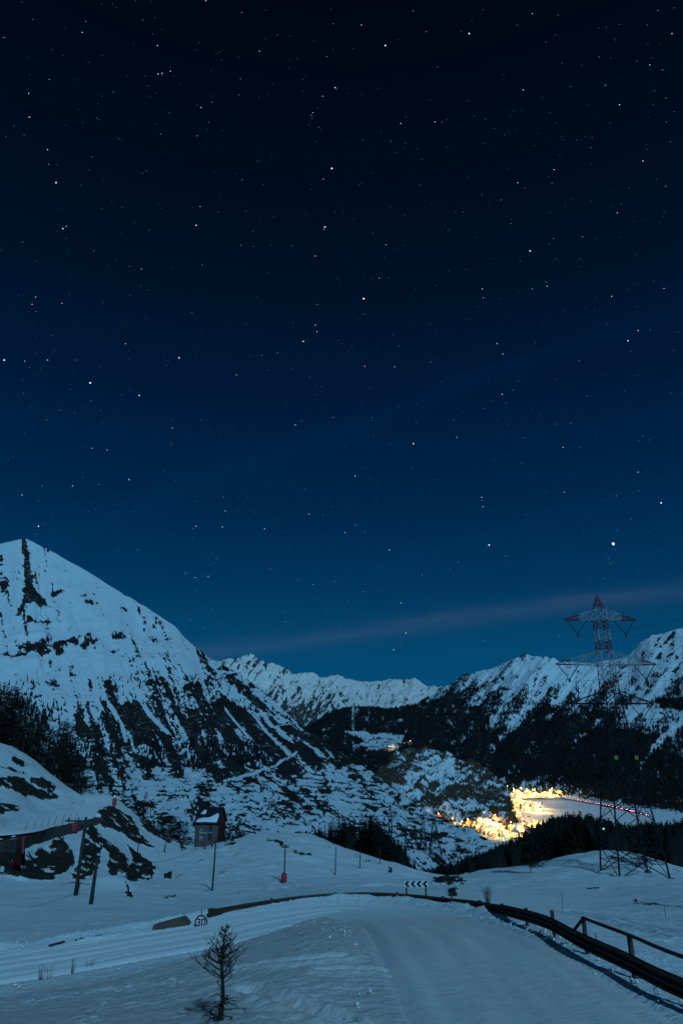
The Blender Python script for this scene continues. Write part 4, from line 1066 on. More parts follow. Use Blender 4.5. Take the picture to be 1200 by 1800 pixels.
i0 = int(np.argmin(np.linalg.norm(rail[:, :2]-np.array([fw[2].x, fw[2].y]), axis=1))); s_h = rs_[i0]
for k, s in enumerate(np.arange(s_h+3.6, rs_[-1], 3.8)):
    p, nn, h, t = rail_at(s); mb = MB()
    M_ = Matrix.Translation(p+nn*0.08-Vector(rail[0])) @ Matrix.Rotation(math.atan2(t.y, t.x), 4, 'Z')
    top_ = h+0.24 if k else h+0.40
    mb.box((-0.06, -0.05, -0.5), (0.06, 0.05, top_), M_); mb.build('post', M_rust, gr_root)
tag(gr_root, 'long rusty brown steel guardrail curving round the snowy hairpin', 'guardrail')
hr_root = empty('handrail', rail[0])
path = []
for s in np.linspace(0.5, s_h, 22):
    p, nn, h, t = rail_at(s); path.append(p+nn*0.22+Vector((0, 0, 0.93))-Vector(rail[0]))
p, nn, h, t = rail_at(s_h+0.75); path.append(p+nn*0.18+Vector((0, 0, 0.60))-Vector(rail[0]))
p, nn, h, t = rail_at(s_h+1.9); path.append(p+nn*0.14+Vector((0, 0, 0.15))-Vector(rail[0]))
mb = MB(); mb.tube(path, 0.045, 8); mb.build('rail', M_rust, hr_root, True)
for s in np.arange(s_h, 0, -2.9):
    p, nn, h, t = rail_at(s); mb = MB()
    M_ = Matrix.Translation(p+nn*0.22-Vector(rail[0])) @ Matrix.Rotation(math.atan2(t.y, t.x), 4, 'Z')
    mb.box((-0.06, -0.045, -0.4), (0.06, 0.045, 0.96), M_); mb.build('post', M_rust, hr_root)
tag(hr_root, 'rusty tube handrail on posts above the near end of the guardrail', 'handrail')

# ------------------------------------------------------------------ signs
b0 = gpt(714, 1579, ymin=44); b0 = P(714, 1579, 46.0); b1 = P(749.5, 1580, 45.6)
cs = empty('chevron_sign', (b0+b1)/2)
zt = P(730, 1548, 45.8).z; zb = P(730, 1559.5, 45.8).z
xl = P(709, 1550, 46.0).x - cs.location.x; xr = P(752.5, 1550, 45.6).x - cs.location.x
zt -= cs.location.z; zb -= cs.location.z
mb = MB(); mb.box((xl, -0.03, zb), (xr, 0.0, zt)); mb.build('panel', M_signw, cs)
wch = (xr-xl)/4
for k in range(4):
    x0 = xl+0.03+wch*k*0.985; zm = (zt+zb)/2; hh = (zt-zb)/2-0.015; s_ = 0.42*wch; th = 0.50*wch
    mb = MB(); v2 = [(x0, zm), (x0+s_, zm+hh), (x0+s_+th, zm+hh), (x0+th, zm), (x0+s_+th, zm-hh), (x0+s_, zm-hh)]
    v2 = [(min(x, xr-0.01), z) for x, z in v2]
    mb.add([(x, -0.036, z) for x, z in v2]+[(x, -0.0302, z) for x, z in v2], [(0,1,2,3)[::-1], (0,3,4,5)[::-1], (0,1,7,6), (5,0,6,11), (3,2,8,9), (4,3,9,10), (1,2,8,7), (4,5,11,10)])
    mb.build('chevron', M_black, cs)
for bp_ in (b0, b1):
    q = bp_-cs.location; mb = MB(); mb.tube([(q.x, 0.05, -0.9), (q.x, 0.05, zt-0.03)], 0.055, 8); mb.build('post', M_grey, cs, True)
tag(cs, 'black and white chevron board on two posts behind the guardrail', 'road sign')

sb = P(353.5, 1621, 39.8); zr = 0.33
gzs = G(sb.x, sb.y)
ss_ = empty('speed_limit_sign', (sb.x, sb.y, gzs)); cz_ = sb.z-gzs
cz_ = max(cz_, 0.02)
def disc(r0, r1, yf, yb, n=36):
    mb = MB(); v_ = []
    for rr, yy in ((r0, yf), (r1, yf), (r0, yb), (r1, yb)):
        v_ += [(math.cos(6.2832*i/n)*rr, yy, cz_+math.sin(6.2832*i/n)*rr) for i in range(n)]
    f_ = []
    for i in range(n):
        j = (i+1) % n
        f_ += [(i, n+i, n+j, j), (2*n+i, 2*n+j, 3*n+j, 3*n+i), (n+i, 3*n+i, 3*n+j, n+j), (i, j, 2*n+j, 2*n+i)]
    mb.add(v_, f_); return mb
disc(0.0005, zr, 0.0, 0.02).build('plate', M_signw, ss_)
disc(zr*0.76, zr*0.995, -0.006, -0.001).build('red_ring', M_red, ss_)
def strokes(segs, w, ox, oz, sc, y0, mat, name, parent):
    mb = MB()
    for (x1, z1, x2, z2) in segs:
        a = Vector((ox+x1*sc, y0, oz+z1*sc)); b = Vector((ox+x2*sc, y0, oz+z2*sc)); d = (b-a); d_ = d.normalized() if d.length > 0 else Vector((1, 0, 0))
        n = Vector((-d_.z, 0, d_.x))*w*0.5; a -= d_*w*0.5; b += d_*w*0.5
        mb.add([a-n, b-n, b+n, a+n, a-n+Vector((0, .004, 0)), b-n+Vector((0, .004, 0)), b+n+Vector((0, .004, 0)), a+n+Vector((0, .004, 0))], [(0,1,2,3),(4,7,6,5),(0,4,5,1),(1,5,6,2),(2,6,7,3),(3,7,4,0)])
    return mb.build(name, mat, parent)
strokes([(0,1.6,.8,1.6),(.8,1.6,.8,0),(.8,0,0,0),(.2,.8,.8,.8)], 0.055, -0.195, cz_-0.13, 0.165, -0.012, M_black, 'digit_three', ss_)
strokes([(0,1.6,.8,1.6),(.8,1.6,.8,0),(.8,0,0,0),(0,0,0,1.6)], 0.055, 0.05, cz_-0.13, 0.165, -0.012, M_black, 'digit_zero', ss_)
mb = MB(); mb.tube([(0, 0.05, -0.8), (0, 0.05, cz_+0.55)], 0.025, 8); mb.build('post', M_grey, ss_, True)
tag(ss_, 'round red-rimmed 30 speed limit sign half buried in ploughed snow', 'road sign')

# stone parapet end and planks sticking out of the road edge
a = P(269, 1626, 39.5); b = P(318, 1613, 40.2); c = P(329, 1626, 40.2)
pr = empty('parapet', (a.x, a.y, a.z)); o3 = Vector(pr.location)
mb = MB(); th = Vector((0.15, 0.55, 0.0))
low = Vector((0, 0, -0.7))
mid_ = P(296, 1618.5, 40)
f4 = [a-o3, mid_-o3, b-o3, c-o3]
v_ = f4 + [q+th for q in f4] + [q+low for q in f4] + [q+th+low for q in f4]
mb.add(v_, [(0,1,5,4),(1,2,6,5),(2,3,7,6),(0,8,9,1),(1,9,10,2),(2,10,11,3),(4,5,13,12),(5,6,14,13),(6,7,15,14),(0,4,12,8),(3,11,15,7)])
mb.build('block', M_stone, pr); tag(pr, 'brown stone parapet end poking from the snow left of the speed sign', 'parapet')
for (x0, y0, x1, y1, lab) in ((86,1664,114,1657,'longest dark plank half buried along the left road edge'), (132,1655.5,148,1651.5,'thin dark plank, middle of three along the left road edge'), (168,1648,179,1645,'short dark plank nearest the parapet on the road edge')):
    pa = gpt(x0, y0); pb = gpt(x1, y1); pl_ = empty('plank', pa); mb = MB(); d = pb-pa
    mb.box((0, -0.05, -0.15), (d.length, 0.05, 0.07), Matrix.Rotation(math.atan2(d.y, d.x), 4, 'Z') @ Matrix.Rotation(-math.atan2(d.z, math.hypot(d.x, d.y)), 4, 'Y'))
    mb.build('timber', M_wood, pl_); tag(pl_, lab, 'plank')

# ------------------------------------------------------------------ poles
def pole(name, px, py, tx, ty, r0, r1, label, cat='pole', group=None, cross=0, pad=False, mat=None, Y=None):
    b = gpt(px, py) if Y is None else P(px, py, Y)
    t = P(tx, ty, b.y); root = empty(name, b); H = t.z-b.z; lx_ = t.x-b.x
    mb = MB(); mb.tube([(0,0,-0.5),(lx_*0.5, 0, H*0.5),(lx_, 0, H)], [r0, (r0+r1)/2, r1], 8); mb.build('shaft', mat or M_wood, root, True)
    if cross:
        mb = MB(); mb.box((lx_-cross, -0.06, H-0.42), (lx_+cross, 0.06, H-0.28)); ca_ = mb.build('crossarm', mat or M_wood, root)
        for k in (-0.85, -0.35, 0.35, 0.85):
            mb = MB(); mb.tube([(lx_+cross*k, 0, H-0.28), (lx_+cross*k, 0, H-0.18), (lx_+cross*k, 0, H-0.05)], [0.05, 0.07, 0.03], 6); mb.build('insulator', M_insul, ca_)
    if pad:
        mb = MB(); mb.tube([(0,0,0.0),(0,0,0.06),(0,0,1.0),(0,0,1.06)], [0.30, 0.36, 0.36, 0.30], 12); mb.build('safety_pad', M_redpad, root, True)
    tag(root, label, cat, group); return root, Vector((b.x+lx_, b.y, t.z))
p1, top1 = pole('utility_pole', 133, 1575, 152, 1436, 0.20, 0.12, 'tall leaning wooden pole with a crossarm below the hillside road', 'pole', None, 1.9)
mb = MB(); mb.tube([(-0.6, -0.2, 1.15), (1.3, -0.2, 0.95)], 0.03, 5); mb.build('bracket', M_wood, p1)
p2, top2 = pole('utility_pole', 160, 1588, 172, 1506, 0.19, 0.12, 'shorter plain wooden pole right of the crossarm pole', 'pole')
p3, top3 = pole('lift_mast', 373, 1565, 380, 1474, 0.11, 0.08, 'thin dark pole in front of the ruined house', 'pole')
pole('piste_pole', 499, 1551, 501.5, 1484, 0.10, 0.07, 'pole with a red safety pad at its foot on the piste', 'pole', None, 0.5, True)
for (a, b, c, d, lab) in ((589,1536,590,1488,'plain pole right of the red padded one'), (632,1528,633.5,1492,'plain pole between two others at the foot of the dark clump'), (667,1522,668,1488,'rightmost plain pole under the dark clump'),
                          (288,1500,301,1438,'slanted pole on the bank left of the ruined house'), (241,1505,244,1482,'short pole low on the snowy bank'), (320,1497,323,1472,'small pole just left of the ruined house'), (343,1492,345,1478,'smallest pole at the left corner of the ruined house')):
    pole('pole', a, b, c, d, 0.09, 0.06, lab, 'pole')
for (a, b, h_, lab) in ((360,1494,9,'left red post in front of the ruined house'), (373,1489,11,'right red post in front of the ruined house')):
    pole('red_post', a, b, a+0.5, b-h_, 0.22, 0.22, lab, 'post', None, mat=M_redpad)
for (a, b, h_, lab) in ((988,1600,32,'thin stick alone in the snow below the knoll'), (1051,1668,28,'thin slanted stick behind the handrail'), (1168,1612,24,'thin stick near the right edge of the snow'), (465,1567,14,'thin stake left on the piste below the red pad'),
                        (504,1580,9,'short stake just behind the guardrail'), (422,1572,12,'faint thin stake near the bottom of the piste')):
    pole('stick', a, b, a-1.5 if a < 1020 else a-6 if a < 1060 else a-1, b-h_, 0.022, 0.012, lab, 'stick')
def wire(name, a, b, sag, r, label, group, n=24):
    pts = [a.lerp(b, t)-Vector((0, 0, 4*sag*t*(1-t))) for t in np.linspace(0, 1, n)]
    mb = MB(); mb.tube([p-a for p in pts], r, 4); o = mb.build(name, M_wire); o.location = a
    tag(o, label, 'cable', group); return o
wire('cable', P(-160, 1600, 60), top2+Vector((0, 0, -2.2)), 1.0, 0.012, 'thin cable running from the left edge to the shorter wooden pole', None)
wire('cable', top2+Vector((0, 0, -0.2)), top3, 1.2, 0.012, 'thin cable between the shorter wooden pole and the pole by the house', None)

# ------------------------------------------------------------------ hillside road: wall, stakes, red bits
wl = [P(-330,1522,70),P(-150,1505,78),P(0,1480,86),P(60,1464,101),P(130,1449,115),P(172,1439,124)]
wc = spline([tuple(q) for q in wl], 26)
wr = empty('retaining_wall', wc[0]); o3 = Vector(wr.location)
for i in range(len(wc)-1):
    a = Vector(wc[i])-o3; b = Vector(wc[i+1])-o3; d = (b-a).normalized(); n = Vector((d.y, -d.x, 0)).normalized()
    jj = random.uniform(-0.02, 0.02); mb = MB()
    hB = 2.2 if i < 20 else 1.5
    q = [a+n*(0.55+jj), b+n*(0.55+jj), b+n*(1.0+jj), a+n*(1.0+jj)]
    up_ = Vector((0, 0, 0.12)); dn_ = Vector((0, 0, -hB))
    mb.add([p+up_ for p in q]+[p+dn_ for p in q], [(0,1,2,3),(4,7,6,5),(0,4,5,1),(1,5,6,2),(2,6,7,3),(3,7,4,0)])
    mb.build('panel', M_conc, wr)
mb = MB()
mb.tube([Vector(q)-o3+Vector((0.0, 0, 0.22)) + Vector((0.5, -0.6, 0)) for q in wc], 0.10, 6); mb.build('coping', plain('rusty_coping', (0.085, 0.03, 0.022), 0.9, 0.4, 1), wr)
tag(wr, 'long grey-brown retaining wall with reddish coping under the hillside road', 'wall')
for k, (px, py) in enumerate(((42,1467),(57,1463.5),(71,1460),(82,1457.5),(94,1454.5),(108,1451.5),(120,1449),(131,1446.5))):
    Yk = np.interp(px, [0, 60, 130, 172], [86, 101, 115, 124])+0.6
    b = P(px, py+3, Yk); r_ = empty('snow_stake', b); mb = MB()
    mb.tube([(0,0,-0.3),(0.12,0,0.9),(0.28,0,1.75)], [0.035, 0.035, 0.03], 6); mb.build('rod', M_wood, r_)
    tag(r_, 'thin dark snow stake standing along the retaining wall', 'stake', 'snow stakes along the hillside road')
b = P(173, 1440, 124.5); r_ = empty('snow_stake', b); mb = MB(); mb.tube([(0,0,-0.3),(0.05,0,1.9)], 0.035, 6); mb.build('rod', M_wood, r_); tag(r_, 'lone snow stake at the end of the retaining wall', 'stake')
def marker(px, py, Y, w, h, label, cap=True):
    b = P(px, py, Y); r_ = empty('safety_barrier', b); mb = MB()
    mb.tube([(0,0,-0.4),(0,0,0.05),(0,0,h*0.8),(0,0,h)], [w, w*1.05, w, w*0.7], 10); mb.build('pad', M_redpad, r_, True)
    if cap:
        mb = MB(); mb.tube([(0,0,h),(0,0,h+0.35),(0,0,h+0.5)], [w*0.95, w*0.8, w*0.3], 10); mb.build('snow_cap', M_snowcap, r_, True)
    tag(r_, label, 'barrier')
marker(172, 1447, 123, 0.55, 0.9, 'snow-capped red barrier at the end of the retaining wall')
marker(128, 1457, 113, 0.75, 0.8, 'red barrier against the middle of the retaining wall', False)
marker(201, 1415, 146, 0.42, 1.3, 'snow-topped red post on the outside of the hairpin')
rp = [P(44,1470,84.6),P(41,1474,84.4),P(41,1500,84.0)]
r_ = empty('red_drainpipe', rp[0]); mb = MB(); mb.tube([q-rp[0] for q in rp], 0.16, 8); mb.build('pipe', M_red, r_)
tag(r_, 'vertical red drainpipe down the retaining wall', 'pipe')
nb_ = []
for t in np.linspace(0, 1, 12):
    cx = 41-14*t+2*math.sin(7*t); cy = 1500+35*t; hw_ = 2+6*t
    l = gpt(cx-hw_, cy, 0.12); q = gpt(cx+hw_, cy, 0.12); nb_.append((l, q))
r_ = empty('red_net', nb_[0][0]); o3 = Vector(nb_[0][0]); mb = MB(); vv = []
for l, q in nb_: vv += [l-o3+Vector((0, 0, 0.35)), l.lerp(q, 0.33)-o3+Vector((0, 0, 0.5+0.2*random.random())), l.lerp(q, 0.66)-o3+Vector((0, 0, 0.45+0.2*random.random())), q-o3+Vector((0, 0, 0.35))]
vv += [v+Vector((0.05, 0.05, -0.3)) for v in vv]
n4 = len(nb_)*4; ff = []
for i in range(len(nb_)-1):
    for j in range(3): a = i*4+j; ff += [(a, a+1, a+5, a+4), (n4+a, n4+a+4, n4+a+5, n4+a+1)]
    for j in (0, 3): a = i*4+j; ff += [(a, a+4, n4+a+4, n4+a)]
mb.add(vv, ff); mb.build('mesh_sheet', plain('dull_red_net', (0.13, 0.012, 0.014), 0.9, 0.5, 1.5), r_); tag(r_, 'dark red netting slumped down the bank below the drainpipe', 'net')

# ------------------------------------------------------------------ ruined house
def build_house():
    bx_ = P(361, 1488, 215); hz_ = min(G(bx_.x, 215), bx_.z)
    root = empty('ruined_house', (bx_.x, 215, bx_.z), math.radians(-6))
    W2, Dp, Hh, Rh = 3.35, 8.4, 6.3, 3.5
    m = MB(); lo = -3.5
    m.add([(-W2,0,lo),(W2,0,lo),(W2,0,Hh),(-W2,0,Hh)], [(0,1,2,3)], 0)
    m.add([(W2,0,lo),(W2,Dp,lo),(W2,Dp,Hh),(W2,Dp/2,Hh+Rh-0.1),(W2,0,Hh)], [(0,1,2,3,4)], 1)
    m.add([(-W2,0,lo),(-W2,Dp,lo),(-W2,Dp,Hh),(-W2,Dp/2,Hh+Rh-0.1),(-W2,0,Hh)], [(4,3,2,1,0)], 0)
    m.add([(-W2,Dp,lo),(W2,Dp,lo),(W2,Dp,Hh),(-W2,Dp,Hh)], [(3,2,1,0)], 0)
    m.build('wall', [M_plaster, M_redwall], root)
    m = MB(); e = 0.5; ov = 0.45; t = 0.22
    def slope(sgn):
        y0 = -e if sgn < 0 else Dp+e; z0 = Hh-0.45; y1 = Dp/2; z1 = Hh+Rh
        v = [(-W2-ov,y0,z0),(W2+ov,y0,z0),(W2+ov,y1,z1),(-W2-ov,y1,z1)]
        v += [(a, b, c+t) for a, b, c in v]
        m.add(v, [(0,3,2,1),(4,5,6,7),(0,1,5,4),(1,2,6,5),(2,3,7,6),(3,0,4,7)])
    slope(-1); slope(1); rf = m.build('roof', M_roof, root)
    def on_roof(u, f): return Vector((u, -e+(Dp/2+e)*f, Hh-0.45+(Rh+0.45)*f+t+0.06))
    def snow(poly, name='snow_patch'):
        m = MB(); n = len(poly); c = sum((on_roof(*q) for q in poly), Vector())/n
        v = [on_roof(*q) for q in poly]+[on_roof(*q).lerp(c, 0.12)+Vector((0,-0.05,0.16)) for q in poly]+[c+Vector((0,-0.05,0.2))]
        f = [(i, (i+1) % n, n+(i+1) % n, n+i) for i in range(n)]+[(n+i, n+(i+1) % n, 2*n) for i in range(n)]
        m.add(v, f); m.build(name, M_snowcap, rf, True)
    snow([(-3.3,0.06),(-2,0.05),(-0.5,0.07),(1.2,0.05),(2.9,0.05),(3.0,0.25),(2.95,0.5),(2.6,0.62),(2.0,0.55),(1.4,0.45),(0.6,0.36),(-0.6,0.30),(-1.8,0.32),(-2.9,0.24)])
    snow([(-2.6,0.56),(-1.2,0.55),(-1.1,0.7),(-1.3,0.82),(-1.9,0.8),(-2.4,0.66)])
    m = MB(); m.box((-W2-0.4, Dp/2-0.18, Hh+Rh+0.12), (W2+0.4, Dp/2+0.18, Hh+Rh+0.34)); m.build('ridge', M_roof, rf)
    for (cx, cz) in ((1.25, 4.75), (1.2, 2.5)):
        m = MB(); m.box((cx-0.45, -0.05, cz-0.75), (cx+0.45, 0.0, cz+0.75)); wv = m.build('window', M_black, root)
        m = MB(); m.box((cx-0.6, -0.10, cz-0.92), (cx+0.6, -0.002, cz-0.76)); m.box((cx-0.6, -0.08, cz+0.77), (cx+0.6, -0.002, cz+0.92)); m.build('frame', M_plaster, wv)
    m = MB(); m.box((0.7, -0.02, 3.5), (1.9, -0.001, 3.95)); m.build('plaster_patch', plain('pale_plaster', (0.24, 0.24, 0.25), 0.9, 0.4, 2), root)
    # faded hand-painted marks: one broken line of letters and a figure below it
    strokes([(0,0,.5,1.2),(.5,1.2,1,0),(.25,.5,.75,.5),(1.5,0,1.5,.8),(1.5,.8,2.0,.6),(2.6,0,2.6,.7),(3.1,.1,3.1,.7),(3.8,0,4.1,.7),(4.1,.7,4.4,0)], 0.13, -2.0, 3.35, 0.5, -0.012, M_paintw, 'lettering', root)
    strokes([(0,0,0,.5),(0,1.4,.9,1.4),(.9,1.4,.9,.2),(.9,.2,.9,0),(0,.5,0,1.0),(.2,.8,.9,.8)], 0.14, -1.75, 1.6, 0.7, -0.012, M_paintw, 'lettering', root)
    strokes([(0,0,.5,.4),(.5,.4,1.0,.3)], 0.12, -1.7, 4.25, 0.6, -0.012, M_paintw, 'lettering', root)
    m = MB(); m.box((-W2-0.02, -0.03, Hh-0.75), (W2+0.02, -0.001, Hh-0.5)); m.build('eaves_board', M_roof, root)
    tag(root, 'ruined stone house with snow-patched dark roof and faded white lettering', 'house')
build_house()

# ------------------------------------------------------------------ lattice pylons
def build_pylon():
    c0 = Vector((41.25, 108.2, 0)); z0 = G(c0.x, c0.y)
    z0 = (P(1090, 1539, 108).z)
    root = empty('transmission_pylon', (c0.x, c0.y, z0), math.radians(1.5))
    def half(h): return 0.5*np.interp(h, [0, 12, 23.4, 31.3, 37.9, 40.4], [7.1, 4.45, 2.25, 1.85, 1.6, 0.12])
    def colr(h):
        for lim, m in ((25.0, 0), (26.8, 2), (29.3, 1), (31.3, 1), (33.0, 2), (34.7, 1), (36.3, 2), (37.9, 1), (50, 2)):
            if h < lim: return m
    lv = [0, 3.6, 7.2, 10.6, 13.8, 16.8, 19.4, 21.6, 23.4, 25.2, 26.8, 28.2, 29.3, 31.3, 32.2, 33.0, 33.9, 34.7, 35.5, 36.3, 37.9]
    mats = [M_steel, M_white, M_red]
    for sx, sy in ((-1,-1),(1,-1),(1,1),(-1,1)):
        m = MB()
        for a, b in zip(lv[:-1], lv[1:]):
            r_ = np.interp(a, [0, 20, 38], [0.135, 0.105, 0.075])
            m.tube([(sx*half(a), sy*half(a), a-(1.2 if a == 0 else 0)), (sx*half(b), sy*half(b), b)], r_, 5, mi=colr((a+b)/2))
        lg = m.build('leg', mats, root)
        m = MB(); m.box((sx*half(0)-0.35, sy*half(0)-0.35, -1.6), (sx*half(0)+0.35, sy*half(0)+0.35, 0.12)); m.build('footing', M_conc, lg)
    for a, b in zip(lv[:-1], lv[1:]):
        m = MB(); rr = np.interp(a, [0, 20, 38], [0.065, 0.05, 0.042]); k = colr((a+b)/2)
        ha, hb = half(a), half(b)
        ca_ = [(-ha,-ha,a),(ha,-ha,a),(ha,ha,a),(-ha,ha,a)]; cb_ = [(-hb,-hb,b),(hb,-hb,b),(hb,hb,b),(-hb,hb,b)]
        for i in range(4):
            j = (i+1) % 4
            m.tube([ca_[i], cb_[j]], rr, 4, mi=k); m.tube([ca_[j], cb_[i]], rr, 4, mi=k)
            if a in (3.6, 10.6, 23.4, 29.3, 36.3): m.tube([ca_[i], ca_[j]], rr, 4, mi=k)
            if a < 8:
                mi_ = Vector(ca_[i]).lerp(Vector(cb_[j]), 0.5); m.tube([Vector(ca_[i]).lerp(Vector(cb_[i]), 0.5), mi_], rr*0.7, 4, mi=k); m.tube([Vector(ca_[j]).lerp(Vector(cb_[j]), 0.5), mi_], rr*0.7, 4, mi=k)
        m.build('bracing', mats, root)
    m = MB(); h0 = 37.9; hh = half(h0)
    for sx, sy in ((-1,-1),(1,-1),(1,1),(-1,1)): m.tube([(sx*hh, sy*hh, h0), (0, 0, 40.4)], 0.07, 4, mi=2)
    for f in (0.35, 0.65):
        q = hh*(1-f); z = h0+2.5*f
        cc = [(-q,-q,z),(q,-q,z),(q,q,z),(-q,q,z)]
        for i in range(4): m.tube([cc[i], cc[(i+1) % 4]], 0.045, 4, mi=2); m.tube([cc[i], (((-1,1,1,-1)[(i+1) % 4])*hh*(1-f+0.35), ((-1,-1,1,1)[(i+1) % 4])*hh*(1-f+0.35), z-0.85)], 0.04, 4, mi=2)
    m.build('peak', mats, root)
    vb_pts = []
    for hb, ht, Lh, steel, tipf in ((36.3, 37.9, 5.75, False, 0.64), (29.3, 31.3, 7.9, False, 0.74), (23.4, 25.2, 6.5, True, 2)):
        m = MB()
        for sg in (-1, 1):
            hbh, hth = half(hb), half(ht); n = 6
            for sy in (-1, 1):
                for k in range(n):
                    f0, f1 = k/n, (k+1)/n
                    def bot(f): return Vector((sg*(hbh+(Lh-hbh)*f), sy*hbh*(1-f)+sy*0.04, hb))
                    def tp(f): return Vector((sg*(hth+(Lh-hth)*f), sy*hth*(1-f)+sy*0.04, ht+(hb+0.12-ht)*f))
                    mi_ = 0 if steel else (2 if f1 > tipf else 1)
                    rr = 0.065 if not steel else 0.075
                    m.tube([bot(f0), bot(f1)], rr, 4, mi=mi_); m.tube([tp(f0), tp(f1)], rr, 4, mi=mi_)
                    m.tube([bot(f0), tp(f1)] if k % 2 else [tp(f0), bot(f1)], 0.04, 4, mi=mi_); m.tube([bot(f1), tp(f1)], 0.035, 4, mi=mi_)
                    if sy == 1: m.tube([bot(f0), bot(f1)*1.0-Vector((0, 2*(hbh*(1-f1)+0.04), 0))], 0.035, 4, mi=mi_)
        for sy in (-1, 1):
            for hq in (hb, ht): m.tube([(-half(hq), sy*(half(hq)+0.04), hq), (half(hq), sy*(half(hq)+0.04), hq)], 0.05, 4, mi=0 if steel else 1)
        ar = m.build('crossarm', mats, root)
        for sg in (-1, 1):
            xo, xi = sg*(Lh-0.35), sg*(Lh-3.6); xb = (xo+xi)/2+sg*0.1; zb_ = hb-2.25
            for xe in (xo, xi):
                m = MB(); path = [Vector((xe, 0, hb-0.1)).lerp(Vector((xb, 0, zb_)), t) for t in np.linspace(0, 1, 25)]
                m.tube(path, [0.04]+[0.045 if i % 2 else 0.085 for i in range(23)]+[0.04], 6); m.build('insulator_string', M_insul, ar)
            m = MB(); m.box((xb-0.12, -0.22, zb_-0.42), (xb+0.12, 0.22, zb_+0.05)); m.build('clamp', M_insul, ar)
            vb_pts.append(Vector((xb, 0, zb_-0.4)))
    for (px_, py_) in ((1083, 1332), (1108, 1332)):
        pass
    hp = 15.6; q = half(hp)
    for sx, o in ((-1, 0.0), (1, 0.0)):
        m = MB(); cx = sx*q*0.8+0.35; m.box((cx-0.26, -q-0.16, hp-0.27), (cx+0.26, -q-0.12, hp+0.27)); m.build('number_plate', M_yellow, root)
    m = MB()                                    # climbing ladder on one leg
    for z in np.arange(3, 36, 0.5): m.tube([(half(z), half(z), z), (half(z)+0.35, half(z), z)], 0.03, 4, mi=0)
    m.tube([(half(z)+0.35, half(z), z) for z in np.arange(3, 36, 1.0)], 0.03, 4); m.build('ladder', mats, root)
    tag(root, 'tall red and white lattice pylon standing on the snowy knoll', 'pylon')
    R = Matrix.Rotation(math.radians(1.5), 3, 'Z')
    return [R @ v + Vector(root.location) for v in vb_pts]
vpts = build_pylon()
def small_pylon(px, base, top, arms, label, wide=0.13, surf=S_left):
    b = surf.at(px, base); t = P(px, top, b.y); H = t.z-b.z
    root = empty('lattice_pylon', b); m = MB()
    def half(f): return H*(wide*0.5*(1-f)**1.0+0.022)
    lv = np.linspace(0, 1, 8)
    for sx, sy in ((-1,-1),(1,-1),(1,1),(-1,1)):
        lg = MB(); lg.tube([(sx*half(f), sy*half(f), H*f-(1 if f == 0 else 0)) for f in lv], [0.26]*8, 4); lg.build('leg', M_steel, root)
    for a, b_ in zip(lv[:-1], lv[1:]):
        ca_ = [(-half(a),-half(a),H*a),(half(a),-half(a),H*a),(half(a),half(a),H*a),(-half(a),half(a),H*a)]; cb_ = [(-half(b_),-half(b_),H*b_),(half(b_),-half(b_),H*b_),(half(b_),half(b_),H*b_),(-half(b_),half(b_),H*b_)]
        for i in range(4): m.tube([ca_[i], cb_[(i+1) % 4]], 0.13, 3); m.tube([ca_[(i+1) % 4], cb_[i]], 0.13, 3)
    m.build('bracing', M_steel, root)
    for f, w_ in arms:
        a_ = MB(); a_.tube([(-w_*H, 0, H*f), (0, 0, H*f+0.05*H), (w_*H, 0, H*f), (-w_*H, 0, H*f)], 0.13, 4); a_.build('crossarm', M_steel, root)
    tag(root, label, 'pylon')
    return Vector((b.x, b.y, b.z+H))
tA = small_pylon(766, 1505, 1437, ((0.97, 0.11),), 'larger distant grey lattice pylon on the slope below the gorge', 0.30)
tB = small_pylon(745, 1490, 1436, ((0.9, 0.12), (0.6, 0.16)), 'slim distant lattice pylon left of the larger one', 0.16)
tC = small_pylon(686, 1462, 1420, ((0.9, 0.13),), 'small distant lattice mast above the dark clump of conifers', 0.12)
tD = small_pylon(713, 1482, 1458, ((0.85, 0.14),), 'smallest distant mast on the snow right of the conifer clump', 0.12)
for i, v in enumerate(vpts):
    wire('power_cable', v, Vector((v.x+62, v.y-95+6*(i//2), v.z+16)), 5.0, 0.017, 'power cable from the %s arm of the pylon, %s side, running out to the right' % (('top', 'middle', 'lowest')[i//2], ('left', 'right')[i % 2]), 'power cables of the pylon to the right')
    wire('power_cable', v, tA+Vector((3*(i % 2), 0, 3*(i//2))), 9.0, 0.014, 'power cable from the %s arm of the pylon, %s side, descending to the valley' % (('top', 'middle', 'lowest')[i//2], ('left', 'right')[i % 2]), 'power cables down to the valley')

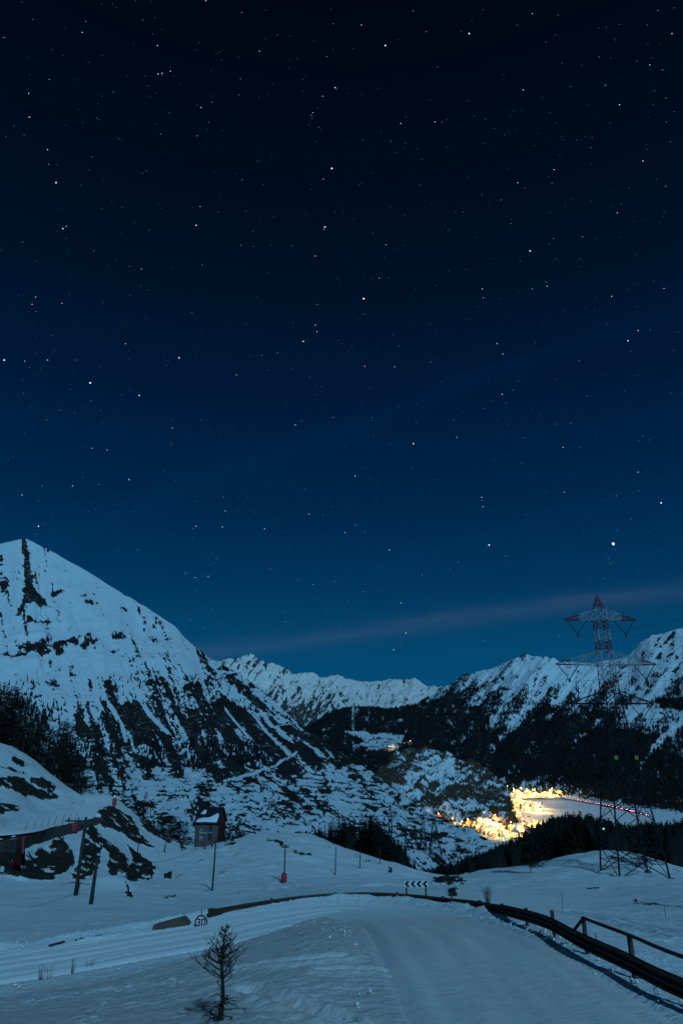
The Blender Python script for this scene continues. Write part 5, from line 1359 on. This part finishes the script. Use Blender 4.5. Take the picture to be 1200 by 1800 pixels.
# ------------------------------------------------------------------ village in the valley
M_win = emit('lit_window', (1.0, 0.72, 0.30), 6.0)
M_lampY = emit('sodium_lamp', (1.0, 0.66, 0.22), 60.0)
M_lampG = emit('greenish_lamp', (0.55, 1.0, 0.55), 40.0)
M_lampW = emit('white_lamp', (0.95, 1.0, 0.85), 50.0)
def village_house_proto(w, d, h, seed):
    root = empty('village_house'); r = random.Random(seed)
    m = MB(); m.box((-w/2, 0, -3), (w/2, d, h))
    rh = w*0.32
    m.add([(-w/2, 0, h), (w/2, 0, h), (0, 0, h+rh-0.05)], [(0,1,2)]); m.add([(-w/2, d, h), (w/2, d, h), (0, d, h+rh-0.05)], [(2,1,0)])
    m.build('wall', M_vwall, root)
    m = MB(); e = 0.9
    for sg in (-1, 1):
        v = [(sg*(w/2+e), -e, h-0.45), (0, -e, h+rh), (0, d+e, h+rh), (sg*(w/2+e), d+e, h-0.45)]
        v += [(a, b, c+0.5) for a, b, c in v]
        m.add(v, [(0,1,2,3),(4,7,6,5),(0,4,5,1),(1,5,6,2),(2,6,7,3),(3,7,4,0)])
    m.build('roof', M_snowcap, root)
    for ix in (-0.28, 0.28):
        for iz in (0.25, 0.68):
            m = MB(); m.box((w*ix-0.6, -0.06, h*iz-0.7), (w*ix+0.6, -0.01, h*iz+0.7)); m.build('window', M_win if r.random() < 0.6 else M_black, root)
    return root
VP = [village_house_proto(11, 10, 7.5, 1), village_house_proto(14, 12, 9.5, 2), village_house_proto(9, 9, 6, 3), village_house_proto(18, 11, 10, 4)]
vused = set()
def put_house(x, y, z, k, rot, label, sc=1.0):
    o = VP[k]
    if k in vused: o = copy_tree(VP[k])
    vused.add(k); o.location = (x, y, z); o.rotation_euler = (0, 0, rot); o.scale = (sc, sc, sc)
    tag(o, label, 'house', 'houses of the lit village')
lamp_me = {}
def street_lamp(p, power, col, mat, label, group, h=6.5):
    root = empty('street_lamp', p)
    pk = 'pole%d' % h; mk = mat.name+str(int(h))
    if pk not in lamp_me:
        mb = MB(); mb.tube([(0,0,-1),(0,0,h),(0,-0.6,h+0.5),(0,-1.4,h+0.5)], [0.14,0.10,0.07,0.06], 5); lamp_me[pk] = mb.build('pole', M_steel, root).data
    else:
        o = bpy.data.objects.new('pole', lamp_me[pk]); COL.objects.link(o); o.parent = root
    if mk not in lamp_me:
        mb = MB(); mb.tube([(0,-1.4,h+0.55),(0,-1.55,h+0.45),(0,-1.75,h+0.4),(0,-2.1,h+0.45)], [0.2, 0.55, 0.55, 0.15], 8); lamp_me[mk] = mb.build('lamp_head', mat, root).data
    else:
        o = bpy.data.objects.new('lamp_head', lamp_me[mk]); COL.objects.link(o); o.parent = root
    ld = bpy.data.lights.new('lamp_light', 'POINT'); ld.energy = power; ld.color = col; ld.shadow_soft_size = 0.25
    lo = bpy.data.objects.new('lamp_light', ld); COL.objects.link(lo); lo.parent = root; lo.location = (0, -1.9, h-0.1)
    tag(root, label, 'street lamp', group)
WARM = (1.0, 0.43, 0.04); PALE = (1.0, 0.58, 0.13); GREEN = (0.45, 1.0, 0.40)
BL = [(455,240,'g'),(510,240,'g'),(575,235,'y'),(640,260,'y'),(680,250,'y'),(500,290,'y'),(560,285,'w'),(600,300,'w'),(650,285,'y'),(720,295,'y'),(760,300,'y'),(820,280,'w'),(850,260,'w'),(880,250,'y'),(910,275,'y'),(760,240,'y'),(800,245,'y'),
      (550,330,'w'),(570,350,'y'),(530,345,'y'),(530,390,'y'),(605,405,'w'),(625,390,'w'),(700,400,'w'),(710,430,'w'),(745,430,'w'),(745,375,'g'),(495,410,'w'),(490,440,'w'),(540,440,'w'),(465,460,'w'),(430,470,'w'),(410,500,'w'),
      (420,520,'y'),(460,515,'w'),(485,500,'y'),(570,500,'y'),(585,515,'y'),(150,535,'y'),(190,570,'w'),(230,580,'w'),(265,565,'w'),(290,590,'w'),(325,560,'w'),(375,580,'w'),(270,620,'w'),(310,640,'w'),(350,640,'w'),(330,665,'y'),
      (400,610,'w'),(430,565,'y'),(460,575,'w'),(530,570,'w'),(565,590,'y'),(510,630,'w'),(510,660,'w'),(590,630,'w'),(430,650,'g'),(445,685,'g'),(710,545,'w'),(690,565,'y'),(795,575,'w'),(820,560,'g'),(860,582,'g'),
      (615,270,'w'),(535,265,'y'),(700,280,'w'),(790,290,'w'),(240,560,'y'),(205,595,'w'),(345,600,'w'),(300,560,'y'),(490,590,'y'),(640,575,'y'),(590,560,'y')]
BL = BL + [(bx_+o1, by_+o2, t) for (bx_, by_, t) in BL[:1]*0 + [q for q in BL if q[2] != 'g'] for o1, o2 in ((11, -4),)]
BL += [(x_, 545+0.45*(x_-160)+y_, 'w') for x_ in range(165, 345, 20) for y_ in (0, 22)]
LPW = 9000.0
for i, (bx_, by_, t) in enumerate(BL):
    px, py = 800+bx_/5, 1340+by_/5+1.5
    p = vpt(px, py); far = p.y/1800.0
    col, mat = {'y': (WARM, M_lampY), 'w': (PALE, M_lampY), 'g': (GREEN, M_lampG)}[t]
    pw = LPW*far**2*{'y': 1.0, 'w': 1.9, 'g': 0.6}[t]*random.choice((0.35, 0.7, 1.0, 1.6, 2.4))
    tall = (i % 6 == 0)  # some lamps are raised and boosted to spill warm light
    street_lamp(p, pw*(7 if tall else 1), col, mat, 'village lamp raised and boosted to spill warm light over the roofs' if tall and t != 'g' else 'glowing greenish street lamp in the village' if t == 'g' else 'glowing yellow street lamp among the village houses', 'greenish lamps of the village' if t == 'g' else ('raised spill lamps of the village' if tall else 'yellow lamps of the village'), 15.0 if tall else 6.5)
    put_house(p.x+random.uniform(-2, 2), p.y+random.uniform(3.5, 6.5), p.z, i % 4, random.uniform(-0.35, 0.35), 'brightly lit house with snowy roof in the valley village', random.uniform(0.6, 1.0))
def far_lamp(p, pw, col, mat, label):
    street_lamp(p, pw, col, mat, label, None)
far_lamp(S_hill.at(684, 1313.5), 30000, PALE, M_lampW, 'single white lamp below the far snowy meadow')
far_lamp(S_hill.at(692, 1311), 12000, WARM, M_lampY, 'dim lamp right beside the white one below the far meadow')
far_lamp(S_hill.at(721, 1303.5), 25000, WARM, M_lampY, 'yellow lamp in the dark wood right of the far meadow')
far_lamp(S_hill.at(746, 1318), 60000, WARM, M_lampY, 'brightest lamp of the far hamlet under the wooded mountain')
far_lamp(S_rock.at(770, 1434), 26000, WARM, M_lampY, 'orange lamp in the gorge under the rocky hill')
far_lamp(S_rock.at(846, 1443), 90000, WARM, M_lampY, 'added orange fill lamp warming the slope just above the lower village')  # added fill lamp: throws a warm glow on the rocky hill
far_lamp(S_rock.at(872, 1438), 80000, WARM, M_lampY, 'added orange fill lamp where the rocky hill meets the village')  # added likewise, for the glow at the hill's edge
far_lamp(S_rock.at(822, 1444), 60000, WARM, M_lampY, 'added orange fill lamp warming the slope left of the lower village')  # added likewise, for the glow on the left slope
far_lamp(S_rock.at(797, 1444), 6000, WARM, M_lampY, 'lone orange lamp at the foot of the rocky hill')
far_lamp(S_rock.at(811, 1448), 4000, PALE, M_lampW, 'small white lamp right of the orange one below the rocky hill')
for (px, py, mat, lab) in ((910, 1457, M_lampW, 'white lamp just above the forest edge right of the village'), (1060, 1457, emit('green_signal', (0.12, 1.0, 0.45), 1.6), 'lone green lamp shining through the dark forest edge')):
    q = P(px, py, 150.0); zg = G(q.x, 150.0)
    root = empty('signal_lamp', (q.x, 150.0, zg)); mb = MB(); mb.tube([(0,0,-0.5),(0,0,q.z-zg)], 0.05, 5); mb.build('mast', M_steel, root)
    mb = MB(); mb.tube([(0,0,q.z-zg-0.12),(0,0,q.z-zg-0.1),(0,0,q.z-zg+0.1),(0,0,q.z-zg+0.16)], [0.08, 0.16, 0.16, 0.06], 8); mb.build('lamp_head', mat, root)
    tag(root, lab, 'lamp')
vt = []
for i in range(420):
    bx_, by_, t = BL[int(rng.integers(len(BL)))]
    q = vpt(800+bx_/5+rng.normal(0, 5), 1340+by_/5+rng.normal(0, 2.5)); vt.append((q.x, q.y+rng.normal(0, 12), q.z-0.3))
vt = np.array(vt)
cones('village_trees', vt, rng.uniform(3, 9, len(vt)), rng.uniform(1.0, 2.4, len(vt)), M_needle, 'dark garden trees standing between the lit village houses', 'trees', 6)
# valley road with a queue of cars showing their tail lights
vr_px = [(905,1407),(950,1404),(985,1404.5),(1010,1408),(1040,1413),(1075,1419.5),(1110,1428),(1140,1436)]
vr = spline([tuple(vpt(*q)) for q in vr_px], 90); vr[:, 2] += 3.0
t = np.gradient(vr[:, :2], axis=0); t /= np.linalg.norm(t, axis=1)[:, None]
w = np.linspace(-1, 1, 7)
X = vr[:, 0:1]-t[:, 1:2]*w[None]*4.5; Yv = vr[:, 1:2]+t[:, 0:1]*w[None]*4.5; Z = np.repeat(vr[:, 2:3], 7, 1)-2.5*np.abs(w[None])**6
vro = mesh_np('valley_road', np.stack([X, Yv, Z], -1).reshape(-1, 3), grid_faces(90, 7), plain('wet_asphalt', (0.10, 0.09, 0.095), 0.6, 0.3, 0.2))
tag(vro, kind='structure')
M_tail = emit('tail_light', (1.0, 0.10, 0.16), 180.0)
car0 = empty('car')
mb = MB()
prof = [(-2.1,0.35),(-2.1,0.95),(-1.3,1.0),(-0.8,1.5),(0.9,1.5),(1.9,1.0),(2.1,0.9),(2.1,0.35)]
v_ = [(x, -0.85, z) for x, z in prof]+[(x, 0.85, z) for x, z in prof]; n = len(prof)
mb.add(v_, [tuple(range(n))[::-1], tuple(range(n, 2*n))]+[(i, (i+1) % n, n+(i+1) % n, n+i) for i in range(n)]); mb.build('body', M_car, car0)
for x in (-1.3, 1.3):
    for y in (-0.85, 0.85): mb = MB(); mb.tube([(x, y-0.1, 0.33), (x, y+0.1, 0.33)], 0.33, 10); mb.build('wheel', M_tyre, car0)
for y in (-0.6, 0.6): mb = MB(); mb.box((-2.16, y-0.24, 0.7), (-2.11, y+0.24, 0.95)); mb.build('tail_light', M_tail, car0)
vs2 = np.concatenate([[0], np.cumsum(np.linalg.norm(np.diff(vr, axis=0), axis=1))])
sA = vs2[int(np.argmin(np.abs(proj(vr[:, 0], vr[:, 1], vr[:, 2])[0]-1012)))]
NCAR = 34
for k in range(NCAR):
    s = sA + (vs2[-1]-sA-5)*k/(NCAR-1)*1.0
    i = int(np.interp(s, vs2, np.arange(90))); i = min(max(i, 1), 88)
    q = [np.interp(s, vs2, vr[:, c]) for c in range(3)]
    o = car0 if k == 0 else copy_tree(car0)
    o.location = q; dx, dy = vr[i+1, 0]-vr[i-1, 0], vr[i+1, 1]-vr[i-1, 1]
    a = math.atan2(dy, dx); a = a if dy > 0 else a+math.pi       # tails towards the camera
    o.rotation_euler = (0, 0, a)
    tag(o, 'distant car with red tail lights in the queue on the valley road', 'car', 'cars queuing on the valley road')
